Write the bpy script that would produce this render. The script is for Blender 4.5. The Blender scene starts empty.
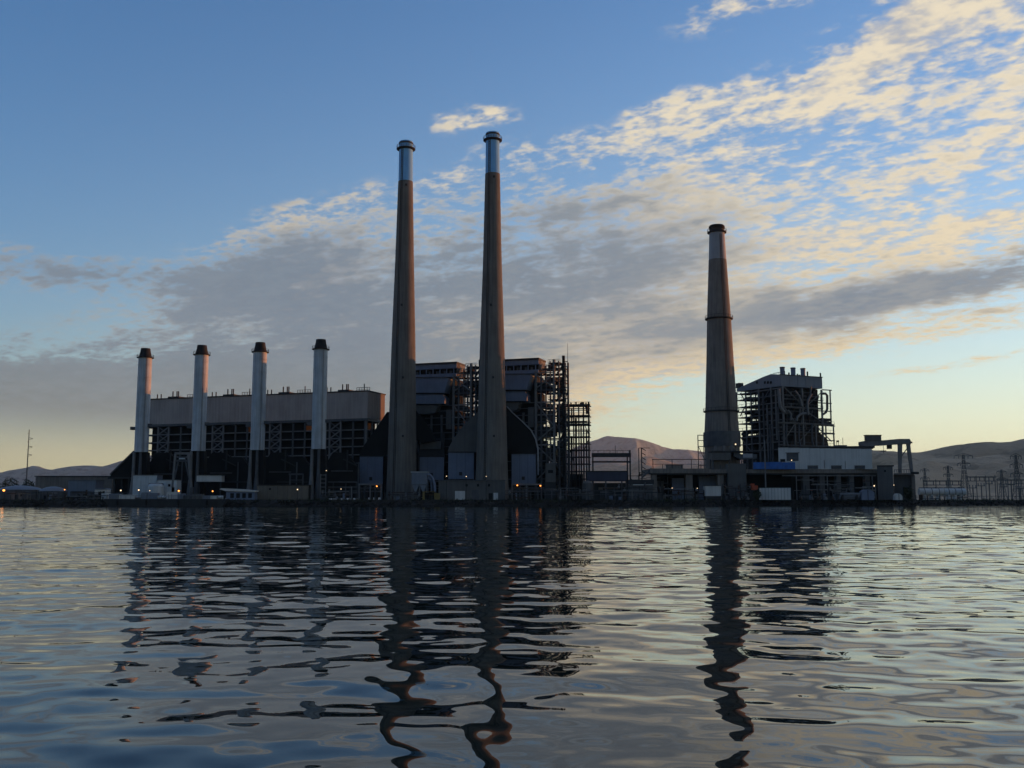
import bpy, bmesh, math, random
import numpy as np
from mathutils import Vector, Matrix
random.seed(7)
R = math.radians
scene = bpy.context.scene
C = scene.collection

# ------------------------------------------------------------------ camera
FPX = 1000.0
PITCH = math.atan((501.5 - 384) / FPX)
CAMH = 1.6
cam_data = bpy.data.cameras.new('camera')
cam_data.sensor_width = 36.0
cam_data.lens = 36.0 * FPX / 1024.0
cam_data.clip_start = 0.1
cam_data.clip_end = 60000.0
cam = bpy.data.objects.new('camera', cam_data)
cam.location = (0, 0, CAMH)
cam.rotation_euler = (R(90) + PITCH, 0, 0)
C.objects.link(cam)
scene.camera = cam

# ------------------------------------------------------------------ light
SUN_EL, SUN_AZ = 3.0, 64.0          # degrees: above the horizon, to the right of the view direction
scene.view_settings.view_transform = 'Standard'
scene.view_settings.look = 'None'
scene.view_settings.gamma = 1.0
scene.view_settings.exposure = 1.5
scene.view_settings.use_curve_mapping = False
sl = bpy.data.lights.new('sun', 'SUN')
sl.energy = 1.6
sl.angle = R(0.53)
sl.color = (1.0, 0.33, 0.09)
so = bpy.data.objects.new('sun', sl)
so.rotation_euler = (R(90 - SUN_EL), 0, R(180 - SUN_AZ))
so.location = (300, 200, 300)
C.objects.link(so)

world = bpy.data.worlds.new('World')
scene.world = world
world.use_nodes = True
world.cycles.sampling_method = 'MANUAL'
world.cycles.sample_map_resolution = 512
scene.cycles.max_bounces = 5
scene.cycles.glossy_bounces = 3
scene.cycles.diffuse_bounces = 2
scene.cycles.volume_bounces = 0
scene.cycles.caustics_reflective = False
scene.cycles.caustics_refractive = False


class NT:
    """a small expression builder for shader nodes"""
    def __init__(self, tree):
        self.t = tree

    def node(self, kind, **kw):
        n = self.t.nodes.new(kind)
        for k, v in kw.items():
            setattr(n, k, v)
        return n

    def put(self, sock, v):
        if isinstance(v, X):
            self.t.links.new(v.s, sock)
        elif v is not None:
            sock.default_value = v

    def math(self, op, a, b=None, c=None, clamp=False):
        n = self.node('ShaderNodeMath', operation=op, use_clamp=clamp)
        self.put(n.inputs[0], a); self.put(n.inputs[1], b); self.put(n.inputs[2], c)
        return X(self, n.outputs[0])

    def smooth(self, v, a, b, lo=0.0, hi=1.0, kind='SMOOTHSTEP'):
        n = self.node('ShaderNodeMapRange', interpolation_type=kind)
        self.put(n.inputs[0], v)
        for i, q in enumerate((a, b, lo, hi)):
            self.put(n.inputs[1 + i], q)
        return X(self, n.outputs[0])

    def mix(self, f, a, b, mode='MIX'):
        n = self.node('ShaderNodeMix', data_type='RGBA', blend_type=mode)
        self.put(n.inputs[0], f)
        for sock, v in ((n.inputs[6], a), (n.inputs[7], b)):
            if isinstance(v, tuple):
                v = (*v, 1.0) if len(v) == 3 else v
            self.put(sock, v)
        return X(self, n.outputs[2])

    def xyz(self, x, y, z):
        n = self.node('ShaderNodeCombineXYZ')
        for i, v in enumerate((x, y, z)):
            self.put(n.inputs[i], v)
        return X(self, n.outputs[0])

    def sep(self, v):
        n = self.node('ShaderNodeSeparateXYZ')
        self.put(n.inputs[0], v)
        return [X(self, o) for o in n.outputs]

    def noise(self, vec, scale, detail=4.0, rough=0.55, dist=0.0, out=0):
        n = self.node('ShaderNodeTexNoise')
        if vec is not None:
            self.put(n.inputs['Vector'], vec)
        self.put(n.inputs['Scale'], scale); self.put(n.inputs['Detail'], detail)
        self.put(n.inputs['Roughness'], rough); self.put(n.inputs['Distortion'], dist)
        return X(self, n.outputs[out])


class X:
    def __init__(self, nt, s):
        self.nt, self.s = nt, s
    def __add__(self, o): return self.nt.math('ADD', self, o)
    def __radd__(self, o): return self.nt.math('ADD', o, self)
    def __sub__(self, o): return self.nt.math('SUBTRACT', self, o)
    def __rsub__(self, o): return self.nt.math('SUBTRACT', o, self)
    def __mul__(self, o): return self.nt.math('MULTIPLY', self, o)
    def __rmul__(self, o): return self.nt.math('MULTIPLY', o, self)
    def __truediv__(self, o): return self.nt.math('DIVIDE', self, o)


# The sky: Nishita air, a sheet of altocumulus at one height above it, mixed by direction only.
def sky_dir(px, py):
    u, v = (px - 512) / FPX, (384 - py) / FPX
    d = Vector((u, math.cos(PITCH) - v * math.sin(PITCH), math.sin(PITCH) + v * math.cos(PITCH))).normalized()
    return math.degrees(math.atan2(d.x, d.y)), math.degrees(math.asin(d.z))


def build_sky():
    t = world.node_tree
    t.nodes.clear()
    n = NT(t)
    S = 0.15                                                    # background strength
    k = 1.0 / (S * 2.0 ** scene.view_settings.exposure)      # radiance that shows as 1.0
    tc = n.node('ShaderNodeTexCoord')
    d = X(n, tc.outputs['Generated'])
    x, y, z = n.sep(d)
    zc = n.math('MAXIMUM', z, 0.0)
    az = n.math('ARCTAN2', x, y) * 57.2958
    el = n.math('ARCSINE', n.math('MINIMUM', zc, 1.0)) * 57.2958
    sky = n.node('ShaderNodeTexSky', sky_type='NISHITA', sun_disc=False, sun_elevation=R(SUN_EL),
                 sun_rotation=R(SUN_AZ), altitude=10.0, air_density=1.0, dust_density=0.4, ozone_density=4.0)
    air = X(n, sky.outputs[0])
    air = n.mix(1.0, air, AIR_TINT, 'MULTIPLY')
    # twilight layer near the horizon, stronger towards the sun
    sunward = n.smooth(n.math('ABSOLUTE', az - SUN_AZ), 10.0, 150.0, 1.0, 0.0)
    pale = n.mix(sunward, (0.16 * k, 0.22 * k, 0.26 * k), (1.20 * k, 1.27 * k, 0.96 * k))
    air = n.mix(n.math('EXPONENT', el * -0.105) * n.smooth(sunward, 0.0, 1.0, 0.45, 1.0), air, pale)
    glow = n.mix(sunward, (0.74 * k, 0.54 * k, 0.22 * k), (1.14 * k, 1.10 * k, 0.56 * k))
    air = n.mix(n.math('EXPONENT', el * -0.36) * 0.9, air, glow)
    # coordinates on the cloud sheet
    iz = n.math('DIVIDE', 1.0, zc + 0.13)
    qx, qy = x * iz, y * iz
    # turn the streets so that they climb to the right
    ca, sa = math.cos(R(38)), math.sin(R(38))
    q = n.xyz(qx * ca - qy * sa, (qx * sa + qy * ca), 0.0)
    q2 = n.xyz((qx * ca - qy * sa) * 0.75, (qx * sa + qy * ca), 3.7)
    big = n.noise(n.xyz((qx * ca - qy * sa) * 0.5, (qx * sa + qy * ca), 1.9), 4.6, 3.0, 0.55)
    wx = n.noise(n.xyz(az * 0.10, el * 0.22, 1.3), 1.0, 5.0, 0.6)
    wy = n.noise(n.xyz(az * 0.10, el * 0.22, 9.3), 1.0, 5.0, 0.6)
    A = az + (wx - 0.5) * 12.0
    E = el + (wy - 0.5) * 4.0

    def blob(px, py, sx, sy, rot=0.0, amp=1.0):
        ca_, ea_ = sky_dir(px, py)
        c, s = math.cos(R(rot)), math.sin(R(rot))
        dx, dy = A - ca_, E - ea_
        p = (dx * (c / sx) + dy * (s / sx))
        r = (dy * (c / sy) - dx * (s / sy))
        return n.math('EXPONENT', (p * p + r * r) * -1.0) * amp
    terms = [blob(*b) for b in COVER]
    cover = terms[0]
    for b in terms[1:]:
        cover = cover + b
    thick_terms = [blob(*b) for b in THICK]
    thick = thick_terms[0]
    for b in thick_terms[1:]:
        thick = thick + b
    # broken deck added above, beside and behind the view to grey the ambient light
    wide = n.math('MAXIMUM', n.smooth(n.math('ABSOLUTE', az), 34.0, 75.0), n.smooth(el, 33.0, 50.0))
    cover = n.math('MINIMUM', cover + wide * 0.56, 1.15)
    thick = thick + wide * 0.5
    ambient_dim = n.smooth(n.math('ABSOLUTE', az - 12.0), 62.0, 110.0)  # clouds out of view darkened to lower the ambient light
    puffs = (n.noise(q2, 21.0, 2.0, 0.5, 0.3) - 0.5) * 3.2      # about -1 .. 1
    fine = (n.noise(q2, 48.0, 3.0, 0.6) - 0.5) * 3.2
    big = (big - 0.5) * 3.2
    tex = (puffs * 0.52 + fine * 0.46 + big * 0.50) * n.smooth(cover, 0.6, 1.05, 1.0, 0.5)
    alpha = n.smooth(cover + tex * n.smooth(cover, 0.05, 0.3), 0.08, 1.0)
    # light: thin cloud glows cream, thick cloud shows its grey underside
    grey_f = n.smooth(thick + puffs * 0.26 + fine * 0.12 + big * 0.30, 0.15, 0.85)
    cream = n.mix(n.smooth(el, 4.0, 22.0), (0.86 * k, 0.68 * k, 0.40 * k), (0.90 * k, 0.78 * k, 0.56 * k))
    cream = n.mix(n.smooth(sunward, 0.30, 0.70), n.mix(0.7, cream, (0.30 * k, 0.32 * k, 0.36 * k)), cream)
    cream = n.mix(n.smooth(puffs + fine * 0.8 + big * 0.5, -1.1, 0.5, 0.75, 0.0), cream, (0.40 * k, 0.42 * k, 0.46 * k))
    grey = n.mix(n.smooth(el, 2.0, 10.0), (0.225 * k, 0.25 * k, 0.225 * k), (0.165 * k, 0.215 * k, 0.275 * k))
    grey = n.mix(n.smooth(puffs + fine * 0.5 + big * 0.5, -1.0, 1.1, 0.0, 0.42), grey, n.mix(n.smooth(az, -12.0, 16.0), (0.28 * k, 0.33 * k, 0.37 * k), (0.48 * k, 0.46 * k, 0.39 * k)))
    cloud = n.mix(ambient_dim, n.mix(grey_f, cream, grey), (0.048 * k, 0.056 * k, 0.068 * k))
    fade = n.smooth(el, 2.2, 5.2, 0.0, 1.0)
    col = n.mix(alpha * 0.92 * fade, air, cloud)
    bg = n.node('ShaderNodeBackground')
    n.put(bg.inputs[0], col)
    bg.inputs[1].default_value = S
    out = n.node('ShaderNodeOutputWorld')
    t.links.new(bg.outputs[0], out.inputs[0])


AIR_TINT = (1.0, 1.0, 1.0)
# px, py, half width and height in degrees, turn, amount: where cloud stands in the sky of the photograph
COVER = [
    (980, 5, 9, 2.6, 18, 0.55), (840, 75, 9, 2.0, 20, 0.68), (660, 125, 4.5, 1.3, 22, 0.46), (760, 170, 7, 1.7, 14, 0.36), (940, 165, 6, 1.4, 18, 0.38), (680, 215, 9, 2.0, 4, 0.36), (985, 218, 4, 0.9, 18, 0.6),
    (860, 235, 7, 1.3, 8, 0.5), (1080, 60, 7, 4, 20, 0.5),
    (560, 290, 14, 3.9, 5, 1.05), (275, 288, 6.2, 2.3, 8, 0.85), (900, 296, 13, 1.9, 8, 1.0), (430, 235, 8, 1.4, 10, 0.25),
    (290, 222, 6, 0.8, 12, 0.33), (480, 172, 7, 1.2, 14, 0.30), (480, 118, 2.0, 0.7, 14, 0.5), (735, 8, 3, 0.9, 14, 0.55),
    (-200, 404, 22, 2.5, 0, 1.05), (70, 404, 14, 2.45, 0, 1.05), (360, 378, 11, 3.2, -2, 0.9), (570, 375, 8, 2.4, 12, 0.75), (20, 268, 7, 1.0, -4, 0.66), (790, 352, 8, .5, 6, 0.3), (940, 366, 4, .25, 4, 0.4),
]
THICK = [
    (560, 264, 13, 4.3, 4, 0.88), (260, 285, 8, 2.8, 4, 0.6), (900, 294, 14, 1.4, 8, 0.90), (-200, 402, 22, 3.2, 0, 1.0), (70, 402, 15, 3.0, 0, 0.95),
    (380, 372, 10, 3.0, -2, 0.65), (20, 268, 7, 1.2, -4, 0.6),
]
build_sky()

# ------------------------------------------------------------------ materials
def mat(name, col, rough=0.75, metal=0.0, var=0.25, scale=0.35, streak=0.0, bump=0.0, emit=None, col2=None):
    m = bpy.data.materials.new(name)
    m.use_nodes = True
    t = m.node_tree
    n = NT(t)
    b = t.nodes['Principled BSDF']
    geo = n.node('ShaderNodeNewGeometry')
    p = X(n, geo.outputs['Position'])
    f = n.noise(p, scale, 5.0, 0.6)
    f = n.smooth(f, 0.30, 0.70)
    if streak:
        x, y, z = n.sep(p)
        s = n.noise(n.xyz(x * 1.6, y * 1.6, z * 0.06), 1.0, 3.0, 0.6)
        f = n.mix(streak, f, n.smooth(s, 0.35, 0.65))
    lo = tuple(c * (1 - var) for c in col)
    hi = tuple(min(1, c * (1 + var * 0.6)) for c in (col2 or col))
    n.put(b.inputs['Base Color'], n.mix(f, lo, hi))
    b.inputs['Roughness'].default_value = rough
    b.inputs['Metallic'].default_value = metal
    if bump:
        bp = n.node('ShaderNodeBump')
        bp.inputs['Strength'].default_value = bump
        bp.inputs['Distance'].default_value = 0.3
        n.put(bp.inputs['Height'], n.noise(p, scale * 4, 5.0, 0.6))
        t.links.new(bp.outputs[0], b.inputs['Normal'])
    if emit:
        b.inputs['Emission Color'].default_value = (*emit[0], 1)
        b.inputs['Emission Strength'].default_value = emit[1]
    return m


M = {
    'white_steel': mat('white_steel', (0.47, 0.52, 0.57), 0.6, 0, 0.28, 0.25, 0.6),
    'cap_steel': mat('cap_steel', (0.010, 0.0105, 0.012), 0.8),
    'concrete': mat('concrete', (0.165, 0.155, 0.142), 0.9, 0, 0.30, 0.16, 0.6),
    'dark_concrete': mat('dark_concrete', (0.21, 0.185, 0.165), 0.9, 0, 0.30, 0.2, 0.5),
    'blue_steel': mat('blue_steel', (0.24, 0.56, 0.98), 0.9, 0, 0.15, 0.2, 0.5),
    'pale_band': mat('pale_band', (0.34, 0.35, 0.38), 0.7, 0, 0.15, 0.2, 0.5),
    'cladding': mat('cladding', (0.40, 0.345, 0.32), 0.7, 0, 0.24, 0.12, 0.5),
    'grey_steel': mat('grey_steel', (0.17, 0.17, 0.175), 0.6, 0, 0.25, 0.4, 0.3),
    'dim_steel': mat('dim_steel', (0.085, 0.09, 0.10), 0.65, 0, 0.3, 0.4, 0.3),
    'dark_steel': mat('dark_steel', (0.030, 0.031, 0.034), 0.75, 0, 0.35, 0.3, 0.3),
    'near_black': mat('near_black', (0.009, 0.009, 0.0095), 0.9, 0, 0.4, 0.2, 0.3),  # near-black casings; also paints shade into open interiors and recesses
    'rust': mat('rust', (0.065, 0.042, 0.032), 0.85, 0, 0.4, 0.5, 0.4),
    'panel_blue': mat('panel_blue', (0.16, 0.20, 0.29), 0.6, 0, 0.18, 0.2, 0.4),
    'panel_grey': mat('panel_grey', (0.105, 0.105, 0.105), 0.7, 0, 0.22, 0.2, 0.5),
    'roof_blue': mat('roof_blue', (0.17, 0.20, 0.25), 0.6, 0, 0.15, 0.2, 0.4),
    'light_wall': mat('light_wall', (0.62, 0.62, 0.60), 0.75, 0, 0.14, 0.2, 0.5),
    'tan_wall': mat('tan_wall', (0.17, 0.145, 0.115), 0.85, 0, 0.2, 0.3, 0.5),
    'pale_metal': mat('pale_metal', (0.50, 0.55, 0.58), 0.5, 0, 0.2, 0.4, 0.5),
    'navy': mat('navy', (0.045, 0.05, 0.085), 0.65, 0, 0.2, 0.2, 0.4),
    'hazed_steel': mat('hazed_steel', (0.13, 0.125, 0.12), 0.75, 0, 0.2, 0.4),  # steel lightened, distance haze put into its colour
    'tarp_blue': mat('tarp_blue', (0.03, 0.14, 0.46), 0.6, 0, 0.3, 0.5, 0.2),
    'orange_paint': mat('orange_paint', (0.42, 0.07, 0.025), 0.6),
    'yellow_paint': mat('yellow_paint', (0.20, 0.15, 0.05), 0.7),
    'glass': mat('glass', (0.02, 0.025, 0.03), 0.15),
    'rock': mat('rock', (0.014, 0.013, 0.012), 0.95, 0, 0.4, 1.2),
    'lamp_amber': mat('lamp_amber', (0.8, 0.5, 0.2), 0.5, emit=((1.0, 0.30, 0.05), 1.25)),
    'lamp_white': mat('lamp_white', (0.8, 0.8, 0.8), 0.5, emit=((1.0, 0.72, 0.42), 0.7)),
    'leaf': mat('leaf', (0.035, 0.045, 0.02), 0.8, 0, 0.45, 1.5),
    'bark': mat('bark', (0.06, 0.045, 0.035), 0.9),
}

# ------------------------------------------------------------------ building helpers
G = 2.2                                  # height of the yard above the water


def ray(px, py):
    u, v = (px - 512) / FPX, (384 - py) / FPX
    return u, math.cos(PITCH) - v * math.sin(PITCH), math.sin(PITCH) + v * math.cos(PITCH)


class MB:
    """collects simple solids; built as one mesh"""
    def __init__(self):
        self.v, self.f = [], []

    def add(self, vs, fs):
        k = len(self.v)
        self.v += [tuple(p) for p in vs]
        self.f += [tuple(i + k for i in q) for q in fs]
        return self

    def box(self, x0, x1, y0, y1, z0, z1):
        return self.add([(x, y, z) for z in (z0, z1) for y in (y0, y1) for x in (x0, x1)],
                        [(0, 2, 3, 1), (4, 5, 7, 6), (0, 1, 5, 4), (2, 6, 7, 3), (0, 4, 6, 2), (1, 3, 7, 5)])

    def bar(self, p, q, w, d=None):
        p, q = Vector(p), Vector(q)
        a = (q - p).normalized()
        s = a.cross(Vector((0, 1, 0)))
        if s.length < 0.1:
            s = a.cross(Vector((1, 0, 0)))
        s.normalize()
        b = s.cross(a)
        s, b = s * w / 2, b * (d or w) / 2
        return self.add([e + i * s + j * b for e in (p, q) for i, j in ((-1, -1), (1, -1), (1, 1), (-1, 1))],
                        [(0, 3, 2, 1), (4, 5, 6, 7), (0, 1, 5, 4), (1, 2, 6, 5), (2, 3, 7, 6), (3, 0, 4, 7)])

    def tube(self, pts, r, n=8, r1=None):
        pts = [Vector(p) for p in pts]
        rings, m = [], len(pts)
        for i, p in enumerate(pts):
            a = (pts[min(i + 1, m - 1)] - pts[max(i - 1, 0)]).normalized()
            s = a.cross(Vector((0.13, 0.97, 0.21))).normalized()
            b = s.cross(a)
            rr = r if r1 is None else r + (r1 - r) * i / (m - 1)
            rings.append([p + rr * (math.cos(2 * math.pi * k / n) * s + math.sin(2 * math.pi * k / n) * b) for k in range(n)])
        fs = [(i * n + k, i * n + (k + 1) % n, (i + 1) * n + (k + 1) % n, (i + 1) * n + k) for i in range(m - 1) for k in range(n)]
        fs += [tuple(range(n - 1, -1, -1)), tuple(range((m - 1) * n, m * n))]
        return self.add([q for g in rings for q in g], fs)

    def lathe(self, c, prof, n=32, cap=True):
        cx, cy = c
        m = len(prof)
        vs = [(cx + r * math.cos(2 * math.pi * k / n), cy + r * math.sin(2 * math.pi * k / n), z) for r, z in prof for k in range(n)]
        fs = [(i * n + k, i * n + (k + 1) % n, (i + 1) * n + (k + 1) % n, (i + 1) * n + k) for i in range(m - 1) for k in range(n)]
        if cap:
            fs += [tuple(range(n - 1, -1, -1)), tuple(range((m - 1) * n, m * n))]
        return self.add(vs, fs)

    def prism(self, pts, y0, y1):
        """pts: outline in x, z; extruded from y0 to y1"""
        m = len(pts)
        area = sum(pts[i][0] * pts[(i + 1) % m][1] - pts[(i + 1) % m][0] * pts[i][1] for i in range(m))
        if area < 0:
            pts = pts[::-1]
        vs = [(x, y0, z) for x, z in pts] + [(x, y1, z) for x, z in pts]
        fs = [tuple(range(m)), tuple(range(2 * m - 1, m - 1, -1))]
        fs += [(i, i + m, (i + 1) % m + m, (i + 1) % m) for i in range(m)]
        return self.add(vs, fs)


def tag(o, label=None, cat=None, group=None, kind=None):
    for k, v in (('label', label), ('category', cat), ('group', group), ('kind', kind)):
        if v:
            o[k] = v
    return o


def obj(name, mb, m, parent=None, smooth=False):
    me = bpy.data.meshes.new(name)
    me.from_pydata(mb.v, [], mb.f)
    me.materials.append(M[m] if isinstance(m, str) else m)
    if smooth:
        me.shade_smooth()
        try:
            me.set_sharp_from_angle(angle=R(40))
        except Exception:
            pass
    o = bpy.data.objects.new(name, me)
    C.objects.link(o)
    if parent:
        o.parent = parent
    return o


def copy_tree(o, parent=None):
    c = o.copy()
    C.objects.link(c)
    if parent:
        c.parent = parent
    for ch in list(o.children):
        copy_tree(ch, c)
    return c


_unit = {}


def stick(name, p, q, w, m, parent, d=None):
    """a straight steel member: an object of its own on a mesh it shares with its like"""
    key = m
    if key not in _unit:
        me = bpy.data.meshes.new('member_' + m)
        b = MB().box(-.5, .5, -.5, .5, 0, 1)
        me.from_pydata(b.v, [], b.f)
        me.materials.append(M[m])
        _unit[key] = me
    p, q = Vector(p), Vector(q)
    a = q - p
    L = a.length
    a.normalize()
    s = a.cross(Vector((0, 1, 0)))
    if s.length < 0.1:
        s = a.cross(Vector((1, 0, 0)))
    s.normalize()
    b = a.cross(s)
    o = bpy.data.objects.new(name, _unit[key])
    C.objects.link(o)
    o.parent = parent
    d = d or w
    o.matrix_local = Matrix(((s.x * w, b.x * d, a.x * L, p.x), (s.y * w, b.y * d, a.y * L, p.y), (s.z * w, b.z * d, a.z * L, p.z), (0, 0, 0, 1)))
    return o


class Thing:
    """an Empty at the base of a thing, turned with it; local x to the right, y away, z up"""
    def __init__(self, name, label, cat, X0, Y0, ang=0.0, z=G, group=None):
        o = self.o = bpy.data.objects.new(name, None)
        C.objects.link(o)
        o.location = (X0, Y0, z)
        o.rotation_euler = (0, 0, R(ang))
        tag(o, label, cat, group)
        self.X, self.Y, self.z = X0, Y0, z
        self.ex = (math.cos(R(ang)), math.sin(R(ang)))
        self.ey = (-self.ex[1], self.ex[0])

    def at(self, px, py, c=0.0):
        """where a sight line meets the plane y = c: local x, z"""
        u, w, h = ray(px, py)
        ox, oy = self.X + self.ey[0] * c, self.Y + self.ey[1] * c
        t = (u * oy - w * ox) / (w * self.ex[0] - u * self.ex[1])
        Yw = oy + self.ex[1] * t
        return t, CAMH + h * Yw / w - self.z

    def at_side(self, px, py, c=0.0):
        """where a sight line meets the plane x = c: local y, z"""
        u, w, h = ray(px, py)
        ox, oy = self.X + self.ex[0] * c, self.Y + self.ex[1] * c
        t = (u * oy - w * ox) / (w * self.ey[0] - u * self.ey[1])
        Yw = oy + self.ey[1] * t
        return t, CAMH + h * Yw / w - self.z

    def rect(self, x0, x1, y0, y1, c=0.0):
        ax, az = self.at(x0, y1, c)
        bx, bz = self.at(x1, y0, c)
        cx = self.at(x0, y0, c)[0]
        dx = self.at(x1, y1, c)[0]
        return (ax + cx) / 2, (bx + dx) / 2, az, bz

    def box(self, name, m, x0, x1, y0, y1, c, depth, down=False):
        """a box whose face fills the rectangle x0..x1, y0..y1 of the sight at distance c"""
        a, b, lo, hi = self.rect(x0, x1, y0, y1, c)
        if down:
            lo = 0.0
        return obj(name, MB().box(a, b, c, c + depth, lo, hi), m, self.o)

    def poly(self, name, m, pts, c, depth):
        return obj(name, MB().prism([self.at(x, y, c) for x, y in pts], c, c + depth), m, self.o)

    def stick(self, name, m, p, q, w, c=0.0, c2=None, d=None):
        (x0, z0), (x1, z1) = self.at(*p, c), self.at(*q, c if c2 is None else c2)
        return stick(name, (x0, c, z0), (x1, c if c2 is None else c2, z1), w, m, self.o, d)

    def post(self, name, m, px, y0, y1, w, c=0.0, down=False):
        """an upright member: y0 top, y1 foot"""
        x, z1 = self.at(px, y1, c)
        z0 = self.at(px, y0, c)[1]
        if down:
            z1 = 0.0
        return stick(name, (x, c, z1), (x, c, z0), w, m, self.o)

    def beam(self, name, m, x0, x1, py, w, c=0.0):
        a, z = self.at(x0, py, c)
        b, z2 = self.at(x1, py, c)
        z = (z + z2) / 2
        return stick(name, (a, c, z), (b, c, z), w, m, self.o)


def at_ground(px, Y):
    u, w, h = ray(px, 500)
    return u * Y / w


# ------------------------------------------------------------------ water
def shore_y(x):
    xs = (-3000, -220, -40, 80, 220, 3000)
    ys = (150, 312, 344, 362, 382, 520)
    return float(np.interp(x, xs, ys))


def build_water():
    rng = np.random.default_rng(11)
    rows = np.concatenate([[-2500, -600, -150, -40, -12, -3, 0, 1.5, 2.6], np.geomspace(3.4, 345, 860), [400, 600]])
    inner = np.tan(np.linspace(-R(31), R(31), 430))
    outer = np.array([0.75, 1.1, 2, 4, 9, 20, 60])
    cols = np.concatenate([-outer[::-1], inner, outer])
    nr, nc = len(rows), len(cols)
    base = np.maximum(np.abs(rows), 3.4)
    XX = cols[None, :] * base[:, None]
    # the outermost columns stand on a straight line far out
    for j, k in ((0, -1), (nc - 1, 1)):
        XX[:, j] = 3000 * k
    for j in range(1, 7):
        for jj, k in ((j, -1), (nc - 1 - j, 1)):
            lim = 3000 * (1 - j / 7) + 0 * base
            XX[:, jj] = k * np.minimum(np.abs(XX[:, jj]), lim)
    YY = np.repeat(rows[:, None], nc, 1)
    step = np.gradient(rows)[:, None]
    ZZ = np.zeros_like(XX)
    N = 110
    lam = np.exp(rng.uniform(np.log(0.40), np.log(8.0), N))
    slope = WAVE * np.sqrt(2.0 / N) * (lam / 1.6) ** np.where(lam < 1.6, 0.18, -0.70)
    th = rng.normal(R(80), R(48), N)
    ph = rng.uniform(0, 2 * np.pi, N)
    for l, s, a, p in zip(lam, slope, th, ph):
        k = 2 * np.pi / l
        f = np.clip((l / np.maximum(step, 0.01) - 2.2) / 2.5, 0, 1)
        arg = k * (np.cos(a) * XX + np.sin(a) * YY) + p
        sn = np.sin(arg)
        ZZ += f * (s / k) * (sn + 0.22 * np.cos(2 * arg))
    ZZ *= np.interp(np.abs(YY), [8, 40, 140], [0.66, 0.92, 1.0])
    ok = (np.abs(cols) < 0.62)[None, :] & ((rows > 3.0) & (rows < 346))[:, None]
    ZZ = np.where(ok, ZZ, 0.0)
    V = np.stack([XX, YY, ZZ], -1).reshape(-1, 3)
    i, j = np.meshgrid(np.arange(nr - 1), np.arange(nc - 1), indexing='ij')
    a = i * nc + j
    F = np.stack([a, a + 1, a + nc + 1, a + nc], -1).reshape(-1, 4)
    me = bpy.data.meshes.new('water')
    me.from_pydata(V.tolist(), [], F.tolist())
    me.shade_smooth()
    m = bpy.data.materials.new('water')
    m.use_nodes = True
    t = m.node_tree
    n = NT(t)
    b = t.nodes['Principled BSDF']
    b.inputs['Base Color'].default_value = (0.007, 0.014, 0.012, 1)
    b.inputs['IOR'].default_value = 1.333
    geo = n.node('ShaderNodeNewGeometry')
    x, y, z = n.sep(X(n, geo.outputs['Position']))
    # ripples too fine for the mesh, further out in the open water
    far = n.smooth(y, 8.0, 90.0) * 0.11
    side = n.smooth(n.math('ABSOLUTE', x) / n.math('MAXIMUM', y, 0.5), 0.59, 0.62)
    rest = n.math('MAXIMUM', n.math('MAXIMUM', side, n.smooth(y, 3.0, 4.2, 1.0, 0.0)), n.smooth(y, 343.0, 346.0))
    far = far + rest * 0.28
    w1 = n.noise(n.xyz(x, y * 1.0, 0.0), 0.55, 3.0, 0.6, out=1)
    w2 = n.noise(n.xyz(x, y * 1.0, 5.0), 1.7, 2.0, 0.6, out=1)
    def off(w, s):
        q = n.node('ShaderNodeVectorMath', operation='MULTIPLY_ADD')
        t.links.new(w.s, q.inputs[0])
        q.inputs[1].default_value = (s, s, 0)
        q.inputs[2].default_value = (-s / 2, -s / 2, 0)
        return X(n, q.outputs[0])
    sc = n.node('ShaderNodeVectorMath', operation='ADD')
    n.put(sc.inputs[0], off(w1, 1.0)); n.put(sc.inputs[1], off(w2, 1.0))
    s2 = n.node('ShaderNodeVectorMath', operation='SCALE')
    t.links.new(sc.outputs[0], s2.inputs[0]); n.put(s2.inputs['Scale'], far * 1.0)
    ad = n.node('ShaderNodeVectorMath', operation='ADD')
    t.links.new(geo.outputs['Normal'], ad.inputs[0]); t.links.new(s2.outputs[0], ad.inputs[1])
    nm = n.node('ShaderNodeVectorMath', operation='NORMALIZE')
    t.links.new(ad.outputs[0], nm.inputs[0])
    t.links.new(nm.outputs[0], b.inputs['Normal'])
    n.put(b.inputs['Roughness'], n.smooth(y, 5.0, 160.0, 0.012, 0.06))
    me.materials.append(m)
    o = bpy.data.objects.new('water', me)
    C.objects.link(o)
    o['kind'] = 'structure'


WAVE = 0.067
HAZE = 3.3e-5
build_water()

# ------------------------------------------------------------------ ground, bank, hills
def structure(name, mb_or_me, m, smooth=False):
    o = obj(name, mb_or_me, m, None, smooth)
    o['kind'] = 'structure'
    return o


M['ground'] = mat('ground', (0.07, 0.063, 0.052), 0.95, 0, 0.3, 0.08)
M['bank'] = mat('bank', (0.014, 0.013, 0.012), 0.95, 0, 0.4, 0.5, bump=0.4)


def hill_mat(name, a, b, c):
    m = bpy.data.materials.new(name)
    m.use_nodes = True
    t = m.node_tree
    n = NT(t)
    bs = t.nodes['Principled BSDF']
    p = X(n, n.node('ShaderNodeNewGeometry').outputs['Position'])
    f1 = n.smooth(n.noise(p, 0.005, 6.0, 0.65), 0.38, 0.62)
    f2 = n.smooth(n.noise(p, 0.022, 6.0, 0.7), 0.51, 0.60)
    bp = n.node('ShaderNodeBump')
    bp.inputs['Distance'].default_value = 14.0
    bp.inputs['Strength'].default_value = 0.55
    n.put(bp.inputs['Height'], n.noise(p, 0.012, 6.0, 0.62))
    t.links.new(bp.outputs[0], bs.inputs['Normal'])
    n.put(bs.inputs['Base Color'], n.mix(f2, n.mix(f1, a, b), c))
    bs.inputs['Roughness'].default_value = 0.95
    return m


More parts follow.
